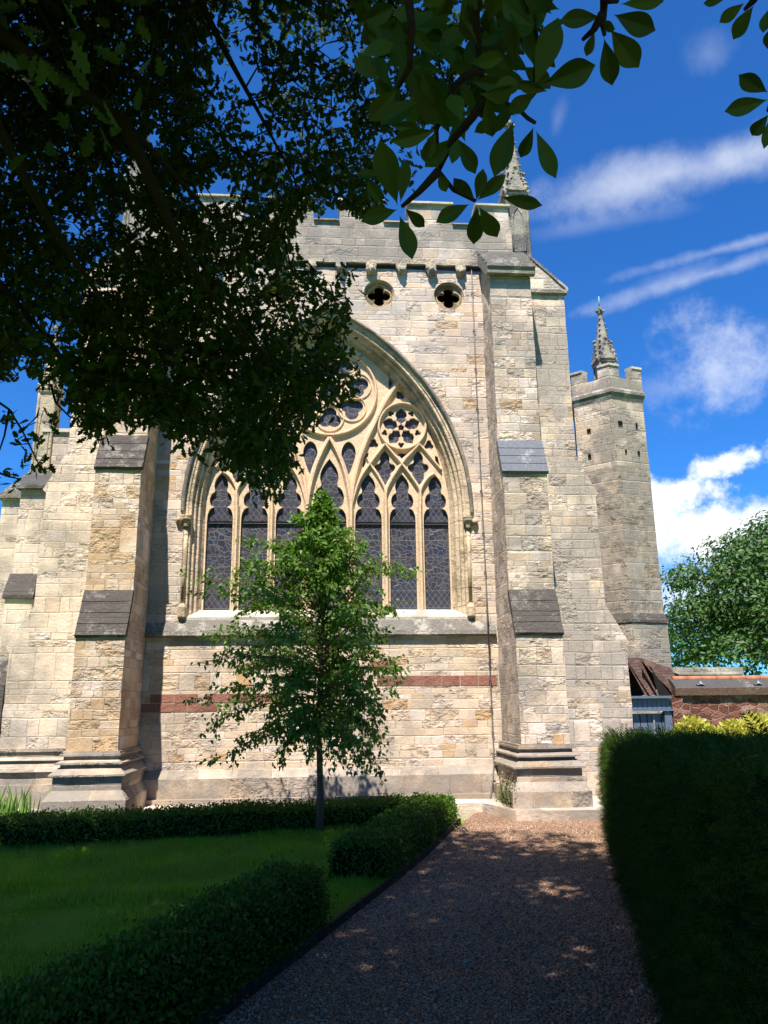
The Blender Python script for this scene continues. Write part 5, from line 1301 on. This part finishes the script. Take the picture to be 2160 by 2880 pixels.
def lerp2(a, b, f): return (a[0] + (b[0] - a[0]) * f, a[1] + (b[1] - a[1]) * f)
hedge_mesh('box_hedge', 'low box hedge crossing the lawn foot below the church wall', 'hedge',
           lambda f: (lerp2((-6.2, 10.75), (1.15, 12.05), f), lerp2((-6.2, 9.97), (1.05, 11.27), f)), 26, lambda f: 0.33 + 0.012 * math.sin(f * 21) + 0.01 * math.sin(f * 47), 3300, 0, m_box, 21, 0.036)
hedge_mesh('box_hedge', 'short box hedge along far part of the gravel path edge', 'hedge',
           lambda f: ((pathx(8.25 + 3.2 * f) - 0.60, 8.25 + 3.2 * f + 0.16), (pathx(8.25 + 3.2 * f) - 0.07, 8.25 + 3.2 * f)), 14, lambda f: 0.40 + 0.02 * math.sin(f * 17), 5200, 0, m_box, 22, 0.034)
hedge_mesh('box_hedge', 'nearest dark box hedge between lawn and the shaded path', 'hedge',
           lambda f: ((pathx(6.75 - 5.6 * f) - 0.52 - 0.1 * f, 6.75 - 5.6 * f + 0.1), (pathx(6.75 - 5.6 * f) - 0.09, 6.75 - 5.6 * f)), 24, lambda f: 0.47 + 0.012 * math.sin(f * 14) + 0.01 * math.sin(f * 37), lambda f: 6500, 0, m_box, 23, 0.03, 0.035)
def yl(y): return 1.93 + 0.31 * (y - 4.73)
hedge_mesh('yew_hedge', 'tall dark clipped yew hedge along right side of the path', 'hedge',
           lambda f: ((yl(11.1 - 10.1 * f), 11.1 - 10.1 * f), (yl(11.1 - 10.1 * f) + 1.5, 11.1 - 10.1 * f - 0.3)), 26, lambda f: (1.12 + 0.48 * f) + 0.035 * math.sin(f * 23) + 0.02 * math.sin(f * 61), lambda f: 1250 + 650 * f ** 2, 0, m_yew, 24, 0.055, 0.03, True)

# golden shrub behind the yew
gs = thing('golden_shrub', 'bright yellow leaved shrub in front of the red wall', 'shrub', (6.7, 13.6, 0.1))
P = []; Nn = []
for (cx, cz, rr) in ((6.05, 0.98, 0.25), (6.4, 1.2, 0.28), (6.66, 1.08, 0.26), (7.15, 1.13, 0.3), (7.55, 1.2, 0.34), (6.4, 0.7, 0.5), (7.2, 0.7, 0.5), (7.9, 1.1, 0.4)):
    u = unit(rnd(520)); u[:, 2] = np.abs(u[:, 2]) * 1.1 - 0.3; P.append(np.array([cx, 13.6, cz]) + u * rr * rng.uniform(0.7, 1.1, (520, 1))); Nn.append(u)
P = np.concatenate(P); Nn = np.concatenate(Nn)
V, lo, st, tt = leaves_arrays(P, Nn + rnd(len(P), 0.6) + np.array([0, 0, 0.2]), Nn + rnd(len(P), 0.6), rng.uniform(0.05, 0.1, len(P)), OVAL, 0.15, 0.2)
link('foliage', fast_mesh('foliage', V, lo, st, tt), m_gold, gs)
b = MB()
for x in (6.2, 6.6, 7.0, 7.4): b.tube([(x * 0.5 + 3.35, 13.6, 0.05), (x, 13.6, 0.9)], [0.025, 0.008], 6)
b.build('stems', m_bark_y, gs)

# iris clumps at the wall foot
def iris(label, x0, x1, y0, y1, n, hmin, hmax, seed):
    r_ = np.random.default_rng(seed); px = r_.uniform(x0, x1, n); py = r_.uniform(y0, y1, n)
    P = np.stack([px, py, np.full(n, 0.08)], 1); ax = np.stack([r_.normal(size=n) * 0.22, r_.normal(size=n) * 0.2, np.ones(n)], 1)
    V, lo, st, tt = leaves_arrays(P, ax, r_.normal(size=(n, 3)) * np.array([1, 1, 0.1]), r_.uniform(hmin, hmax, n), [(0, 0.02), (0.3, 0.036), (0.7, 0.03), (1.0, 0.0)], 0.2, 0.1)
    o = link('iris_clump', fast_mesh('iris_clump', V, lo, st, tt), m_iris); tag(o, label, 'plant')
iris('large clump of pale green iris blades at left edge below the wall', -5.6, -4.25, 11.5, 12.5, 230, 0.32, 0.62, 1)
iris('sparse row of short iris blades behind the long hedge', -4.2, -2.75, 11.9, 12.5, 60, 0.22, 0.42, 2)
# creeper on the foot of the right buttress
r_ = np.random.default_rng(5); n = 330
P = np.stack([r_.uniform(2.66, 3.02, n), r_.uniform(11.86, 12.8, n), 0.24 + np.abs(r_.normal(size=n)) * 0.2], 1); P[:, 0] = np.minimum(P[:, 0], 2.74 - 0.0 * P[:, 1]) ; P[:, 0] += r_.normal(size=n) * 0.05
iv = thing('wall_creeper', 'straggly creeper growing on foot of the right buttress', 'plant', (2.7, 12.1, 0.23))
V, lo, st, tt = leaves_arrays(P, r_.normal(size=(n, 3)) + np.array([-0.4, -0.6, 0.1]), r_.normal(size=(n, 3)) + np.array([-0.6, -0.8, 0.3]), r_.uniform(0.03, 0.06, n), BIRCH, 0.15)
link('foliage', fast_mesh('foliage', V, lo, st, tt), m_ivy, iv)
b = MB()
for i in range(14):
    x, y = 2.72 + r_.normal() * 0.03, r_.uniform(11.9, 12.7); b.tube([(x, y, 0.23), (x + r_.normal() * 0.05, y + r_.normal() * 0.08, 0.45), (x + r_.normal() * 0.07, y + r_.normal() * 0.1, 0.68)], 0.004, 4)
b.build('stems', m_bark_y, iv)

# ------------------------------------------------------------------ grass, gravel stones, fallen leaves
def scatter_ground(n, x0, x1, y0, y1, ok):
    P = np.zeros((0, 3))
    while len(P) < n:
        x = rng.uniform(x0, x1, n); y = rng.uniform(y0, y1, n); s_ = ok(x, y); q = np.stack([x[s_], y[s_], np.array([gz(v) for v in y[s_]])], 1); P = np.concatenate([P, q])
    return P[:n]
G_ = scatter_ground(150000, -7.5, 1.6, 3.0, 11.3, lambda x, y: (x < pathx(y) - 0.05) & (x > -0.46 * y - 1.2) & (rng.uniform(size=len(x)) < 9.0 / y ** 1.2))
G_[:, 2] += 0.02
V, lo, st, tt = leaves_arrays(G_, rnd(len(G_), 0.32) + np.array([0, 0, 1]), rnd(len(G_)) * np.array([1, 1, 0.1]), rng.uniform(0.03, 0.075, len(G_)) * np.array([0.7 + 0.9 * max(0, noise.noise(Vector((p[0] * 1.6, p[1] * 1.6, 0))) + 0.4) for p in G_]), [(0, 0.05), (0.5, 0.045), (1.0, 0.0)], 0.1, 0.2)
go = link('grass', fast_mesh('grass', V, lo, st, tt), m_grass); go['kind'] = 'stuff'; go['label'] = 'short shaded lawn grass'
S_ = scatter_ground(16000, -1.5, 4.2, 3.9, 11.6, lambda x, y: (x > pathx(y) + 0.02) & (x < yl(y) + 0.1) & (rng.uniform(size=len(x)) < 12.0 / y ** 2))
ico = bmesh.new(); bmesh.ops.create_icosphere(ico, subdivisions=1, radius=1); iv_ = np.array([v.co[:] for v in ico.verts]); if_ = np.array([[v.index for v in f.verts] for f in ico.faces]); ico.free()
n = len(S_); sc_ = rng.uniform(0.004, 0.0105, (n, 1, 1)) * rng.uniform(0.6, 1.3, (n, 1, 3)); an = rng.uniform(0, 6.28, n); ca, sa = np.cos(an), np.sin(an)
loc = iv_[None] * sc_ * (1 + 0.25 * rng.normal(size=(n, len(iv_), 1))); x = loc[..., 0] * ca[:, None] - loc[..., 1] * sa[:, None]; y = loc[..., 0] * sa[:, None] + loc[..., 1] * ca[:, None]
V = np.stack([x, y, loc[..., 2]], -1) + S_[:, None, :] + np.array([0, 0, 0.007]); lo = (if_[None] + (np.arange(n) * len(iv_))[:, None, None]).ravel(); tt = np.full(n * len(if_), 3); st = np.arange(n * len(if_)) * 3
m_peb = NT("gravel_stone"); g = m_peb.N.new('ShaderNodeNewGeometry')
m_peb = m_peb.done(m_peb.ramp(g.outputs['Random Per Island'], [(0.0, (0.22, 0.12, 0.075)), (0.4, (0.38, 0.23, 0.15)), (0.75, (0.44, 0.31, 0.21)), (0.93, (0.54, 0.42, 0.31)), (1.0, (0.6, 0.5, 0.38))]), 0.95, 0.08)
po = link('gravel', fast_mesh('gravel', V.reshape(-1, 3), lo, st, tt), m_peb); po['kind'] = 'stuff'; po['label'] = 'loose reddish gravel stones on the path'
D_ = np.concatenate([scatter_ground(90, -1.5, 4.2, 4.2, 11.5, lambda x, y: (x > pathx(y) + 0.02) & (x < yl(y)) & (rng.uniform(size=len(x)) < 0.3)),
                     scatter_ground(70, -1.5, 2.2, 4.2, 11.5, lambda x, y: (x > pathx(y) - 0.06) & (x < pathx(y) + 0.1)), scatter_ground(60, -5, 1, 5, 11, lambda x, y: x < pathx(y) - 0.6)])
D_[:, 2] += 0.035
V, lo, st, tt = leaves_arrays(D_, rnd(len(D_)) * np.array([1, 1, 0.2]), rnd(len(D_), 0.35) + np.array([0, 0, 1]), rng.uniform(0.02, 0.05, len(D_)), OVAL, 0.25, 0.2)
dl = link('fallen_leaves', fast_mesh('fallen_leaves', V, lo, st, tt), m_dry); dl['kind'] = 'stuff'; dl['label'] = 'dry fallen leaves scattered on path and lawn'
